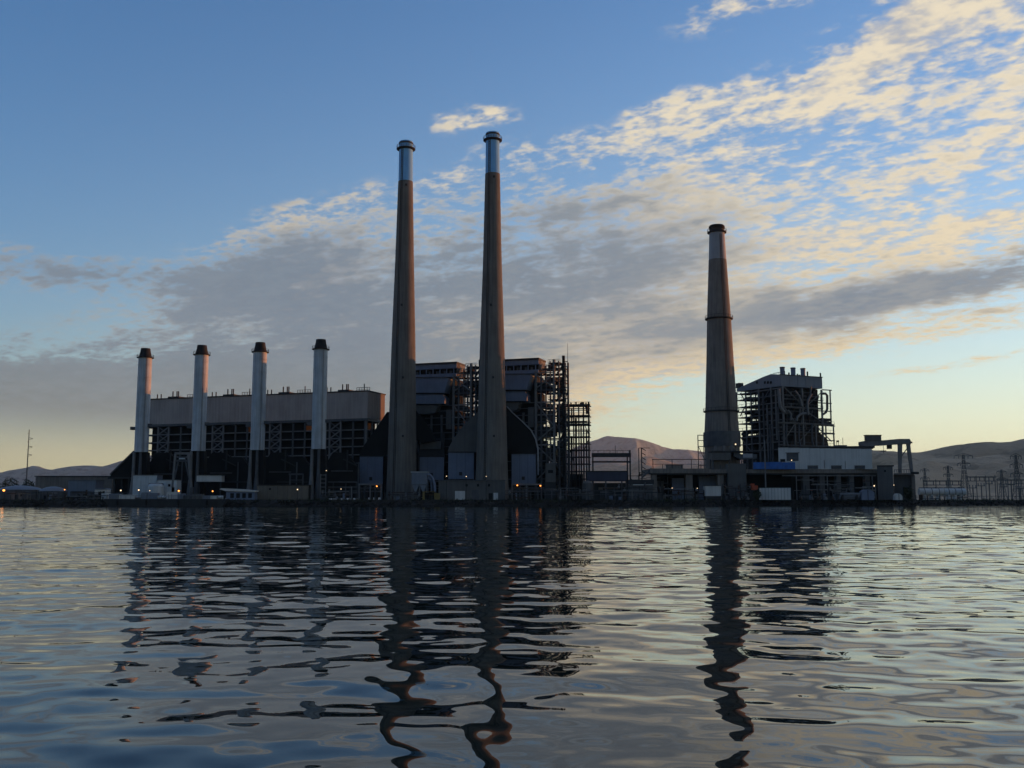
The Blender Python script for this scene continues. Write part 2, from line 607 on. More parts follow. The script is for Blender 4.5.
M['dry_grass'] = hill_mat('dry_grass', (0.40, 0.285, 0.18), (0.46, 0.335, 0.215), (0.28, 0.205, 0.13))

ground = MB()
xs = sorted(set(list(np.linspace(-3000, 3000, 13)) + [-220, -150, -100, -40, 20, 80, 150, 220]))
gv = []
for x in xs:
    gv += [(x, shore_y(x) + 4.5, G), (x * 4, 16000.0, G)]
ground.add(gv, [(2 * i, 2 * i + 2, 2 * i + 3, 2 * i + 1) for i in range(len(xs) - 1)])
structure('ground', ground, 'ground')
bank = MB()
rng = np.random.default_rng(5)
bx = np.concatenate([np.linspace(-3000, -240, 30), np.linspace(-235, 260, 330), np.linspace(270, 3000, 30)])
prof = ((-0.8, -0.6), (0.6, 0.25), (2.2, 1.1), (3.6, 1.9), (4.6, G + 0.004), (9.0, G + 0.004))
bv = []
for x in bx:
    for k, (dy, z) in enumerate(prof):
        j = 0.28 if 0 < k < 4 else 0.0
        bv.append((x + rng.normal(0, j), shore_y(x) + dy + rng.normal(0, j * 1.4), z + rng.normal(0, j * 0.7)))
m_ = len(prof)
bank.add(bv, [(i * m_ + k, (i + 1) * m_ + k, (i + 1) * m_ + k + 1, i * m_ + k + 1) for i in range(len(bx) - 1) for k in range(m_ - 1)])
structure('shore_bank', bank, 'bank')
# loose stones on the bank: far too many and too small to tell apart
stones = MB()
for i in range(2600):
    x = rng.uniform(-215, 235)
    f = rng.uniform(0, 1)
    c = Vector((x, shore_y(x) + 0.2 + 4.2 * f, 0.15 + 2.0 * f))
    r = rng.uniform(0.22, 0.6)
    vs = [c + Vector((math.cos(t_) * math.cos(u_) * rng.uniform(.7, 1.2), math.sin(t_) * math.cos(u_), math.sin(u_) * 0.7)) * r
          for u_ in (-0.6, 0.6) for t_ in (0.3, 1.7, 3.3, 4.9)]
    stones.add(vs, [(0, 3, 2, 1), (4, 5, 6, 7), (0, 1, 5, 4), (1, 2, 6, 5), (2, 3, 7, 6), (3, 0, 4, 7)])
tag(obj('bank_stones', stones, 'rock'), 'dark broken stones heaped along the foot of the waterside bank', 'stones', None, 'stuff')

# weeds along the top of the bank
weeds = MB()
for i in range(2600):
    x = rng.uniform(-215, 235) if i % 3 else rng.choice((-185, -120, -60, 15, 60, 130, 175)) + rng.normal(0, 7)
    y = shore_y(x) + rng.uniform(1.6, 5.5)
    hgt = rng.uniform(.25, .9)
    z0 = 0.7 + min(1.5, (y - shore_y(x)) * .36)
    dx, dy = rng.normal(0, .3, 2)
    weeds.add([(x - .12, y, z0), (x + .12, y, z0), (x + dx, y + dy, z0 + hgt)], [(0, 1, 2)])
    weeds.add([(x, y - .12, z0), (x, y + .12, z0), (x - dx, y + dy, z0 + hgt * .8)], [(0, 1, 2)])
tag(obj('bank_weeds', weeds, 'leaf'), 'scrubby dark weeds growing along the top of the waterside bank', 'weeds', None, 'stuff')

from mathutils import noise as mnoise


M['hazed_grass'] = hill_mat('hazed_grass', (0.19, 0.24, 0.23), (0.25, 0.30, 0.28), (0.11, 0.14, 0.13))  # paled and cooled so the colour itself carries haze


def hill(name, ridge, front, back, seed, rough, na=260, nt=36, m='dry_grass'):
    """ridge: list of (x, y, z) crest points; falls away towards the camera over front metres and behind over back metres"""
    s = np.linspace(0, 1, na)
    k = np.linspace(0, 1, len(ridge))
    rx, ry, rz = (np.interp(s, k, [p[i] for p in ridge]) for i in range(3))
    mb = MB()
    vs = []
    for i in range(na):
        dx, dy = rx[i], ry[i]
        L = math.hypot(dx, dy)
        dx, dy = dx / L, dy / L
        for j in range(nt):
            t = j / (nt - 1)
            if t < 0.72:
                q = t / 0.72
                h, dist = q ** 1.25, -front * (1 - q)
            else:
                q = (t - 0.72) / 0.28
                h, dist = (1 - q) ** 1.3, back * q
            x, y = rx[i] + dx * dist, ry[i] + dy * dist
            nz = mnoise.fractal(Vector((x / rough, y / rough, seed)), 0.9, 2.1, 5)
            rg = 1 - abs(mnoise.noise(Vector((x / rough * 1.3, y / rough * 0.55, seed + 7)))) * 2.4
            w = 4 * h * (1 - h) + 0.05 * h
            z = rz[i] * h + rz[i] * w * (0.34 * nz + 0.34 * (rg - 0.55))
            if t < 0.72:
                z = min(z, rz[i] * (0.86 + 0.14 * q))
            vs.append((x, y, max(z, 0.0) + (G - 4 if j in (0, nt - 1) else G)))
    fs = [(i * nt + j, (i + 1) * nt + j, (i + 1) * nt + j + 1, i * nt + j + 1) for i in range(na - 1) for j in range(nt - 1)]
    mb.add(vs, fs)
    return structure(name, mb, m, True)


def crest(pts, Y):
    out = []
    for px, py in pts:
        u, w, h = ray(px, py)
        out.append((u * Y / w, Y, CAMH + h * Y / w - G))
    return out


def resample(pts, n=60):
    x = [p[0] for p in pts]
    xs_ = np.linspace(x[0], x[-1], n)
    return [(float(a), float(np.interp(a, x, [p[1] for p in pts]))) for a in xs_]


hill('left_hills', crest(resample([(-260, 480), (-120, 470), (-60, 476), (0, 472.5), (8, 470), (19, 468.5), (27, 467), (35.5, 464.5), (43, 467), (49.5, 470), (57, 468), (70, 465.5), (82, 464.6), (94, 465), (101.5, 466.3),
     (108, 464.5), (114, 462.5), (122, 460), (150, 455), (200, 456), (260, 462), (330, 470), (420, 474)], 110), 6500), 1200, 1500, 3.1, 420, 260, 44, 'hazed_grass')
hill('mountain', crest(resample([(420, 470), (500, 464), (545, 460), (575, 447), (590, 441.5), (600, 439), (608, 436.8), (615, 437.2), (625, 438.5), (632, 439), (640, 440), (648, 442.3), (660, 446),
     (672, 448.5), (684, 450), (690, 449.2), (700, 449.8), (720, 453), (760, 456), (850, 464), (960, 470)], 110), 11000), 2300, 2500, 8.4, 900, 320, 60, 'hazed_grass')
hill('foothills', crest(resample([(520, 480), (575, 470), (592, 466), (604, 463), (618, 466), (630, 465), (645, 456), (655, 457), (668, 461), (682, 465), (700, 464), (730, 468), (800, 472)], 70), 5600), 900, 900, 2.2, 420)
rh = crest(resample([(780, 466), (820, 459), (850, 454), (872, 452.3), (899, 452.7), (917, 452.2), (926, 450.5), (940, 447.8), (955, 445.6), (984, 443), (1009, 442.6), (1016, 441.3), (1030, 438), (1060, 433)], 46), 1750)
for az_, D_, z_ in ((32, 2050, 132), (36, 2000, 128), (41, 1900, 118), (46, 1820, 124), (51, 1760, 115), (56, 1720, 121), (61, 1700, 113), (66, 1700, 126), (72, 1720, 135), (80, 1750, 120), (90, 1800, 90)):
    rh.append((D_ * math.sin(R(az_)), D_ * math.cos(R(az_)), z_))
hill('right_hills', rh, 900, 700, 5.7, 240, na=340, nt=48)
hill('near_hills', crest(resample([(840, 474), (880, 468), (905, 462), (930, 458), (960, 459), (1000, 454), (1040, 456), (1090, 452), (1160, 462)], 50), 1350), 500, 400, 12.7, 210)


# ------------------------------------------------------------------ the four white stacks
def white_stack(label, px, py, Y, first=None):
    X0 = at_ground(px, Y)
    grp = 'white stacks in front of the long boiler building'
    if first is not None:
        o = copy_tree(first)
        o.location = (X0, Y, G)
        o['label'] = label
        return o
    t = Thing('white_stack', label, 'chimney', X0, Y, 0, G, grp)
    zb, zr, zt = 18.6, 55.7, 59.6
    obj('shaft', MB().lathe((0, 0), [(2.66, zb), (2.64, 30), (2.60, 45), (2.56, zr)], 32), 'white_steel', t.o, True)
    for z in (24, 30, 36, 42, 48, 53):
        seam = MB().lathe((0, 0), [(2.66, z - .08), (2.72, z - .05), (2.72, z + .05), (2.66, z + .08)], 32, False)
        obj('seam_band', seam, 'white_steel', t.o, True)
    obj('walkway', MB().lathe((0, 0), [(2.5, zr), (3.25, zr + .05), (3.25, zr + .3), (2.3, zr + .35)], 32), 'cap_steel', t.o)
    rail = MB()
    for k in range(20):
        a = k * math.pi / 10
        b = a + math.pi / 10
        rail.bar((3.18 * math.cos(a), 3.18 * math.sin(a), zr + .3), (3.18 * math.cos(a), 3.18 * math.sin(a), zr + 1.3), .07)
        rail.bar((3.18 * math.cos(a), 3.18 * math.sin(a), zr + 1.3), (3.18 * math.cos(b), 3.18 * math.sin(b), zr + 1.3), .07)
    obj('handrail', rail, 'cap_steel', t.o)
    obj('cap', MB().lathe((0, 0), [(2.5, zr + .35), (2.25, zr + 1.4), (1.98, zr + 2.6), (1.8, zt), (1.55, zt), (1.55, zt - 1.2)], 28, False), 'cap_steel', t.o, True)
    lad = MB()
    a = -1.0
    for s in (-.3, .3):
        lad.bar((2.85 * math.cos(a) + s * .5, 2.85 * math.sin(a), zb), (2.75 * math.cos(a) + s * .5, 2.75 * math.sin(a), zr), .08)
    for i in range(60):
        z = zb + i * (zr - zb) / 60
        lad.bar((2.8 * math.cos(a) - .15, 2.8 * math.sin(a), z), (2.8 * math.cos(a) + .15, 2.8 * math.sin(a), z), .06)
    obj('ladder', lad, 'grey_steel', t.o)
    for x0_, x1_, z_ in ((2.3, 4.2, 28.4), (-4.4, -2.4, 27.3)):
        pl = MB().box(x0_, x1_, -1.0, 1.0, z_, z_ + .2).box(x0_, x1_, -1.06, -1.0, z_ + .1, z_ + 1.2)
        obj('side_platform', pl, 'dim_steel', t.o)
    obj('breeching', MB().prism([(-2.5, 0), (2.9, 0), (2.9, 11), (2.6, zb), (-2.6, zb), (-2.5, 12)], -1.2, 2.4), 'near_black', t.o)
    for x, w in ((-2.0, .85), (.55, .85)):
        obj('leg', MB().lathe((x, -2.0), [(w * 1.55, 0), (w * 1.35, 3.5), (w * .75, 9), (w * .62, zb)], 12), 'dim_steel' if x > 0 else 'grey_steel', t.o, True)
    return t.o


st = white_stack('rightmost of four white stacks, nearest to the tall concrete chimneys', 317.4, 449, 370)
white_stack('third white stack from the left, tapered dark cap, behind the tan wall', 255.8, 449, 377, st)
white_stack('second white stack from the left, just right of the A-shaped gantry', 196.5, 450, 384, st)
white_stack('leftmost white stack, rising above the sloping dark duct', 139.2, 451, 392, st)


# ------------------------------------------------------------------ the long boiler building behind them
def long_building():
    t = Thing('boiler_building', 'long grey clad boiler building on open steel framing behind four white stacks', 'building', -57.3, 395, -18.8)
    xl = t.at(139, 398)[0]
    D = 15.5
    top, bot = 42.9, 32.2
    n = 18
    w = (-xl) / n
    for i in range(n):
        obj('cladding_panel', MB().box(xl + i * w + .02, xl + (i + 1) * w - .02, 0, .25, bot, top), 'cladding', t.o)
    for i in range(4):
        obj('cladding_panel', MB().box(-.25, 0.0, i * D / 4 + .27, (i + 1) * D / 4 - .03, bot, top), 'cladding', t.o)
        for k in range(4):
            obj('rib', MB().box(0.002, .16, i * D / 4 + .3 + k * .95, i * D / 4 + .55 + k * .95, bot + .1, top - .1), 'cladding', t.o)
    obj('rear_wall', MB().box(xl, -.3, D - .2, D, bot, top), 'cladding', t.o)
    obj('left_wall', MB().box(xl - .2, xl - .003, .1, D, bot, top), 'cladding', t.o)
    obj('roof', MB().box(xl - .4, .3, -.3, D + .3, top + .003, top + .45), 'dark_steel', t.o)
    obj('floor_slab', MB().box(xl - .4, .3, -.4, D + .3, bot - 1.0, bot - .003), 'dim_steel', t.o)
    # roof gear, one set to each of the four units
    for i, off in enumerate((0, 54.8, 110.2, 169.5)):
        def q(px, py=394, c=3.0):
            return t.at(px + off, py, c)[0]
        for px in (157.5, 161.3):
            x = q(px)
            obj('roof_vent', MB().tube([(x, 3, top + .4), (x, 3, top + 2.6)], .24, 8), 'dark_steel', t.o)
        x0, x1 = q(169.5), q(180.5)
        v = obj('vent_platform', MB().box(x0, x1, 2, 7, top + .4, top + 1.3), 'dark_steel', t.o)
        for px in (173, 177, 178.6):
            x = q(px)
            obj('vent_pipe', MB().tube([(x, 3, top + 1.3), (x, 3, top + 3.6)], .26, 8), 'dark_steel', v)
        rl = MB()
        a, b = q(186), q(199)
        for k in range(6):
            x = a + (b - a) * k / 5
            rl.bar((x, 4, top + .4), (x, 4, top + 2.1), .16)
        rl.bar((a, 4, top + 2.1), (b, 4, top + 2.1), .16).bar((a, 4, top + 1.3), (b, 4, top + 1.3), .1)
        x = q(193.5)
        rl.bar((x, 4, top + .4), (x, 4, top + 3.6), .3)
        obj('roof_rail', rl, 'dark_steel', t.o)
    # the open frame below
    fx = []
    for i, off in enumerate((0, 54.4, 111.8, 171.6)):
        br = [157.7 + off, 168.2 + off * 1.003]
        for px in br + [180.4 + off * 1.004, 192 + off * 1.006]:
            x = t.at(px, 438)[0]
            fx.append(x)
            if x < 0:
                stick('column', (x, .3, 0), (x, .3, bot - 1), .62, 'grey_steel' if px in br else 'dim_steel', t.o)
        a, b = t.at(br[0], 438)[0], t.at(br[1], 438)[0]
        for k in range(4):
            z1, z0 = bot - 1.2 - k * 3.3, bot - 1.2 - (k + 1) * 3.3
            stick('brace', (a, .25, z0), (b, .25, z1), .42, 'grey_steel', t.o)
            stick('brace', (a, .35, z1), (b, .35, z0), .42, 'dim_steel', t.o)
    stick('column', (-.5, .3, 0), (-.5, .3, bot - 1), .62, 'grey_steel', t.o)
    for k in range(9):
        z = bot - 1.2 - (k + 1) * 3.3
        if z < 1:
            break
        zs = sorted(set([xl] + [x for x in fx if x < -1] + [-.5]))
        for a, b in zip(zs[:-1], zs[1:]):
            stick('beam', (a, .3, z), (b, .3, z), .42, 'grey_steel' if k < 4 else 'dim_steel', t.o)
        obj('floor', MB().box(xl + 2, -4, 2.5, D, z - .15, z + .1), 'near_black', t.o)
    obj('sun_block', MB().box(-6.5, -1.4, 4.2, 14, 1, bot - 4.6), 'near_black', t.o)  # added box that keeps the low sun out of the frame
    back = MB()
    for x in np.linspace(xl, -.5, 17):
        back.bar((x, D, 0), (x, D, bot - 1), .6)
    obj('rear_columns', back, 'dark_steel', t.o)
    # end frame seen from the right
    for y in (5, 10, 15.2):
        stick('column', (-.5, y, 0), (-.5, y, bot - 1), .55, 'dim_steel', t.o)
        for k in range(6):
            z = bot - 1.2 - (k + 1) * 3.3
            stick('beam', (-.5, y - 5, z), (-.5, y, z), .36, 'dim_steel', t.o)
    for i in range(4):
        a = xl + 4.5 + i * (-xl) / 4
        b = a + (-xl) / 4 - 8
        obj('boiler', MB().box(a, b, 4.0, 14, 1, bot - 1.1), 'near_black', t.o)
        obj('boiler_duct', MB().box(b + .5, b + 4.5, 6, 14, 1, bot - 4), 'near_black', t.o)
    return t


lb = long_building()

# dark draught ducts at the foot of the building, one to each unit
DUCT = [
    ('dark draught duct low between the first and second white stacks', 150, 190),
    ('dark draught duct low between the second and third white stacks', 206, 250),
    ('dark draught duct low between the third and fourth white stacks', 265, 311),
    ('dark draught duct low to the right of the fourth white stack', 327, 358),
]
for i, (lab, a, b) in enumerate(DUCT):
    Y = 400 - i * 6
    t = Thing('draught_duct', lab, 'duct', at_ground((a + b) / 2, Y), Y, 0, G, 'dark draught ducts below the long building')
    t.poly('casing', 'near_black', [(a, 498), (a, 462), (a + 6, 452.5), (a + 18, 452.5), (a + 24, 457), (b - 8, 457), (b, 468), (b, 498)], 0, 4)
    t.stick('pipe', 'dark_steel', (a + 16, 459), (a + 30, 466), .45, -.6)
    t.post('post', 'dark_steel', a + 20, 450, 470, .5, -.8)
    t.beam('pipe', 'dim_steel', a + 4, a + 26, 474 - i, .4, -.6)
    t.post('post', 'dim_steel', a + 31, 462, 498, .45, -.7, True)
    t.beam('pipe', 'dark_steel', a + 12, b - 2, 482, .6, -.7)

t = Thing('sloping_duct', 'dark sloping duct running down to the left from the leftmost stack', 'duct', at_ground(125, 396), 396)
t.poly('casing', 'near_black', [(109, 478), (112, 473), (131, 453.5), (137, 451), (141, 456), (141, 478)], 0, 5)
t.stick('edge_beam', 'dim_steel', (110, 474.5), (134, 451), .5, -.5)
for px, py in ((114, 472), (121, 465), (128, 458)):
    t.post('post', 'dark_steel', px, py, 498, .5, .4, True)
t.beam('beam', 'dark_steel', 108, 140, 478, .6, -.4)
t.box('lower_wall', 'near_black', 114, 139, 478.6, 499, 1.5, 3, True)

# small things at their feet
t = Thing('plant_shed', 'light grey shed low on the wall between second and third stacks', 'shed', at_ground(209, 378), 378)
t.box('wall', 'light_wall', 196.5, 221.5, 475.5, 481.6, 0, 4)
t.box('roof', 'dim_steel', 196, 222, 474.8, 475.4, -.3, 4.6)
t.post('leg', 'dark_steel', 198, 481.8, 498, .5, 1, True)
t.post('leg', 'dark_steel', 220, 481.8, 498, .5, 1, True)

t = Thing('steel_portal', 'dark steel portal frame standing behind the tan wall', 'frame', at_ground(296, 374), 374)
t.post('post', 'dim_steel', 289.5, 474, 498, .5, 0, True); t.post('post', 'dim_steel', 302.5, 474, 498, .5, 0, True)
t.beam('beam', 'dim_steel', 288.8, 303.2, 474.2, .6); t.beam('beam', 'dim_steel', 289.5, 302.5, 480, .3)

t = Thing('ladder_stand', 'pale steel ladder frame right beside the rightmost white stack', 'frame', at_ground(322, 366), 366)
t.post('post', 'grey_steel', 320.2, 474, 498, .3, 0, True); t.post('post', 'grey_steel', 325.6, 474, 498, .3, 0, True)
for k in range(6):
    t.beam('rung', 'grey_steel', 320.2, 325.6, 475 + k * 4, .25)
t = Thing('low_pipe_rack', 'thin dark pipe rack right of the rightmost white stack', 'frame', at_ground(342, 372), 372)
for px in (333, 345.5, 356):
    t.post('post', 'dark_steel', px, 482, 498, .4, 0, True)
for py in (482, 487, 491):
    t.beam('pipe', 'dim_steel', 328, 357, py, .32, -.1)

# A-shaped gantry
t = Thing('hoist_gantry', 'light grey A-shaped steel gantry in front of the second stack', 'gantry', at_ground(182, 366), 366)
t.box('head_beam', 'grey_steel', 174.6, 189.2, 452.2, 454.4, 0, 1.6)
t.stick('leg', 'grey_steel', (175.6, 454), (172.6, 487.5), .75, .3); t.stick('leg', 'grey_steel', (188.3, 454), (191.2, 487.5), .75, .3)
t.stick('leg', 'dim_steel', (178.2, 462), (174.6, 478), .45, .3); t.stick('leg', 'dim_steel', (185.6, 462), (189.4, 480), .45, .3)
t.beam('crossbar', 'dim_steel', 175.4, 188.5, 457.2, .4, .3); t.beam('crossbar', 'dim_steel', 175, 189, 461, .5, .3)
t.stick('brace', 'dim_steel', (176, 456), (188, 461), .3, .3); t.stick('brace', 'dim_steel', (188, 456), (176, 461), .3, .3)
t.box('hoist', 'pale_metal', 179, 184.5, 457.9, 459.2, -.2, .8)
t.box('foot', 'dim_steel', 171.4, 174.2, 487, 499.6, 0, 1.4); t.box('foot', 'dim_steel', 189.8, 192.6, 487, 499.6, 0, 1.4)


# ------------------------------------------------------------------ tall concrete chimneys
def chimney(name, label, px, Y, prof, parts, group=None, base=497, mats=None, ladder=True):
    """prof: (py, left px, right px, material key)"""
    X0 = at_ground(px, Y)
    t = Thing(name, label, 'chimney', X0, Y, 0, G, group)

    def zr(py, wpx):
        u, w, h = ray(px, py)
        return CAMH + h * Y / w - G, wpx * Y / w / FPX / 2
    for nm, m, pts in parts:
        ring = [zr(py, wd) for py, wd in pts]
        ring = [(r, z) for z, r in ring]
        obj(nm, MB().lathe((0, 0), ring[::-1] if ring[0][1] > ring[-1][1] else ring, 48), m, t.o, True)
    return t, zr


def lerp_w(tbl, py):
    return float(np.interp(py, [a for a, _ in tbl], [b for _, b in tbl]))


def tall_chimney(label, px, Y, y_top, y_ring, y_mid, tbl, grp):
    body = [(y, lerp_w(tbl, y)) for y in np.linspace(500, y_mid, 14)]
    wt = lerp_w(tbl, y_ring)
    parts = [('shaft', 'concrete', body),
             ('upper_shaft', 'blue_steel', [(y_mid - .05, lerp_w(tbl, y_mid) - .5), (y_ring + 1, wt - .3)]),
             ('crown', 'blue_steel', [(y_ring + .9, wt - .8), (y_top + 2, wt - .3), (y_top, wt - .6)]),
             ('crown_lip', 'dark_steel', [(y_top + 2.6, wt - .2), (y_top + 2.5, wt + .5), (y_top + 1.2, wt + .5), (y_top + 1.1, wt - .2)])]
    t, zr = chimney('tall_chimney', label, px, Y, None, parts, grp)
    z, r = zr(y_ring, wt)
    obj('walkway', MB().lathe((0, 0), [(r - .1, z - .5), (r + .95, z - .1), (r + .95, z + .2), (r - .1, z + .25)], 40), 'dark_steel', t.o)
    rail = MB()
    n = 22
    for k in range(n):
        a, b = 2 * math.pi * k / n, 2 * math.pi * (k + 1) / n
        pa = (math.cos(a) * (r + .9), math.sin(a) * (r + .9))
        pb = (math.cos(b) * (r + .9), math.sin(b) * (r + .9))
        rail.bar((*pa, z + .2), (*pa, z + 1.3), .09)
        rail.bar((*pa, z + 1.3), (*pb, z + 1.3), .09).bar((*pa, z + .75), (*pb, z + .75), .07)
    obj('handrail', rail, 'dark_steel', t.o)
    # ladder with its cage up the water side, and the pour joints of the concrete
    lad = MB()
    ys = np.linspace(494, y_ring + 1, 40)
    for s in (-.28, .28):
        pts = []
        for y in ys:
            z_, r_ = zr(y, lerp_w(tbl, y))
            pts.append((-r_ * .42 + s, -r_ * .93, z_))
        lad.tube(pts, .12, 4)
    for y in np.linspace(494, y_ring + 1, 150):
        z_, r_ = zr(y, lerp_w(tbl, y))
        lad.bar((-r_ * .42 - .3, -r_ * .93, z_), (-r_ * .42 + .3, -r_ * .93, z_), .1)
    obj('ladder', lad, 'dark_steel', t.o)
    joints = MB()
    z0, z1 = zr(500, 1)[0], zr(y_mid, 1)[0]
    zz = np.linspace(z0, z1, 400)
    yy = [y for y in np.linspace(500, y_mid, 400)]
    for k in range(1, 46):
        y = 500 + (y_mid - 500) * k / 46
        z_, r_ = zr(y, lerp_w(tbl, y))
        joints.lathe((0, 0), [(r_ - .02, z_ - .12), (r_ + .05, z_ - .1), (r_ + .05, z_ + .1), (r_ - .02, z_ + .12)], 48, False)
    obj('pour_joint', joints, 'concrete', t.o, True)
    for y, f in ((180 if y_mid > 175 else 172, .2), (300, -.1), (372, .1), (430, .15)):
        z_, r_ = zr(y + 8, lerp_w(tbl, y + 8))
        obj('marker_light', MB().box(r_ * f - .35, r_ * f + .35, -r_ * math.sqrt(1 - f * f) - .35, -r_ * math.sqrt(1 - f * f) + .1, z_, z_ + .8), 'dark_steel', t.o)
    return t


GC = 'twin tall concrete chimneys'
tall_chimney('slender concrete chimney with blue steel top, left of the tall pair', 401.5, 381, 142, 149.3, 182,
             [(148.5, 14.0), (181, 14.6), (260, 18.6), (340, 23.6), (400, 26.2), (473, 29.3), (500, 31.5)], GC)
tall_chimney('slender concrete chimney with blue steel top, right of the tall pair', 491.8, 372, 133.2, 140.5, 174.3,
             [(139.5, 13.8), (173, 14.8), (260, 18.6), (340, 24.2), (400, 27.5), (475, 32.2), (500, 34.5)], GC)

t, zr = chimney('stout_chimney', 'stout grey chimney with pale top and two ring walkways beside the right boiler', 723.4, 392, None, [
    ('shaft', 'dark_concrete', [(500, 35.5), (432, 34.2), (412, 31.5), (360, 26.8), (319, 23.6), (290, 20.6), (260.1, 17.6)]),
    ('upper_shaft', 'pale_band', [(260, 17.4), (233, 15.0)]),
    ('crown', 'dark_steel', [(232.9, 14.8), (228, 14.6), (225.6, 14.0)]),
    ('crown_lip', 'near_black', [(229.5, 14.8), (229, 15.8), (226.6, 15.8), (226.2, 14.4)]),
    ('collar', 'dim_steel', [(447, 36.5), (432.5, 36.5), (432, 34)])])
for y, wd in ((232.5, 15.2), (319, 23.8), (411.5, 31.6)):
    z, r = zr(y, wd)
    obj('ring_walkway', MB().lathe((0, 0), [(r - .3, z - .5), (r + .75, z - .2), (r + .75, z + .15), (r - .3, z + .2)], 40), 'dark_steel', t.o)
    rail = MB()
    for k in range(24):
        a, b = 2 * math.pi * k / 24, 2 * math.pi * (k + 1) / 24
        pa, pb = (math.cos(a) * (r + .7), math.sin(a) * (r + .7)), (math.cos(b) * (r + .7), math.sin(b) * (r + .7))
        rail.bar((*pa, z + .1), (*pa, z + 1.2), .08)
        rail.bar((*pa, z + 1.2), (*pb, z + 1.2), .08)
    obj('handrail', rail, 'dark_steel', t.o)
tb3 = [(232, 15), (260, 17.5), (290, 20.6), (319, 23.6), (360, 26.8), (412, 31.5), (440, 34)]
lad = MB()
for y in np.linspace(440, 236, 110):
    z_, r_ = zr(y, lerp_w(tb3, y))
    lad.bar((r_ * .25 - .3, -r_ * 1.0 - .1, z_), (r_ * .25 + .3, -r_ * 1.0 - .1, z_), .1)
for s in (-.3, .3):
    lad.tube([(zr(y, lerp_w(tb3, y))[1] * .25 + s, -zr(y, lerp_w(tb3, y))[1] - .1, zr(y, 1)[0]) for y in np.linspace(440, 236, 30)], .1, 4)
obj('ladder', lad, 'dark_steel', t.o)
jt = MB()
for k in range(1, 26):
    y = 430 + (260 - 430) * k / 26
    z_, r_ = zr(y, lerp_w(tb3, y))
    jt.lathe((0, 0), [(r_ - .02, z_ - .12), (r_ + .04, z_ - .1), (r_ + .04, z_ + .1), (r_ - .02, z_ + .12)], 48, False)
obj('pour_joint', jt, 'dark_concrete', t.o, True)


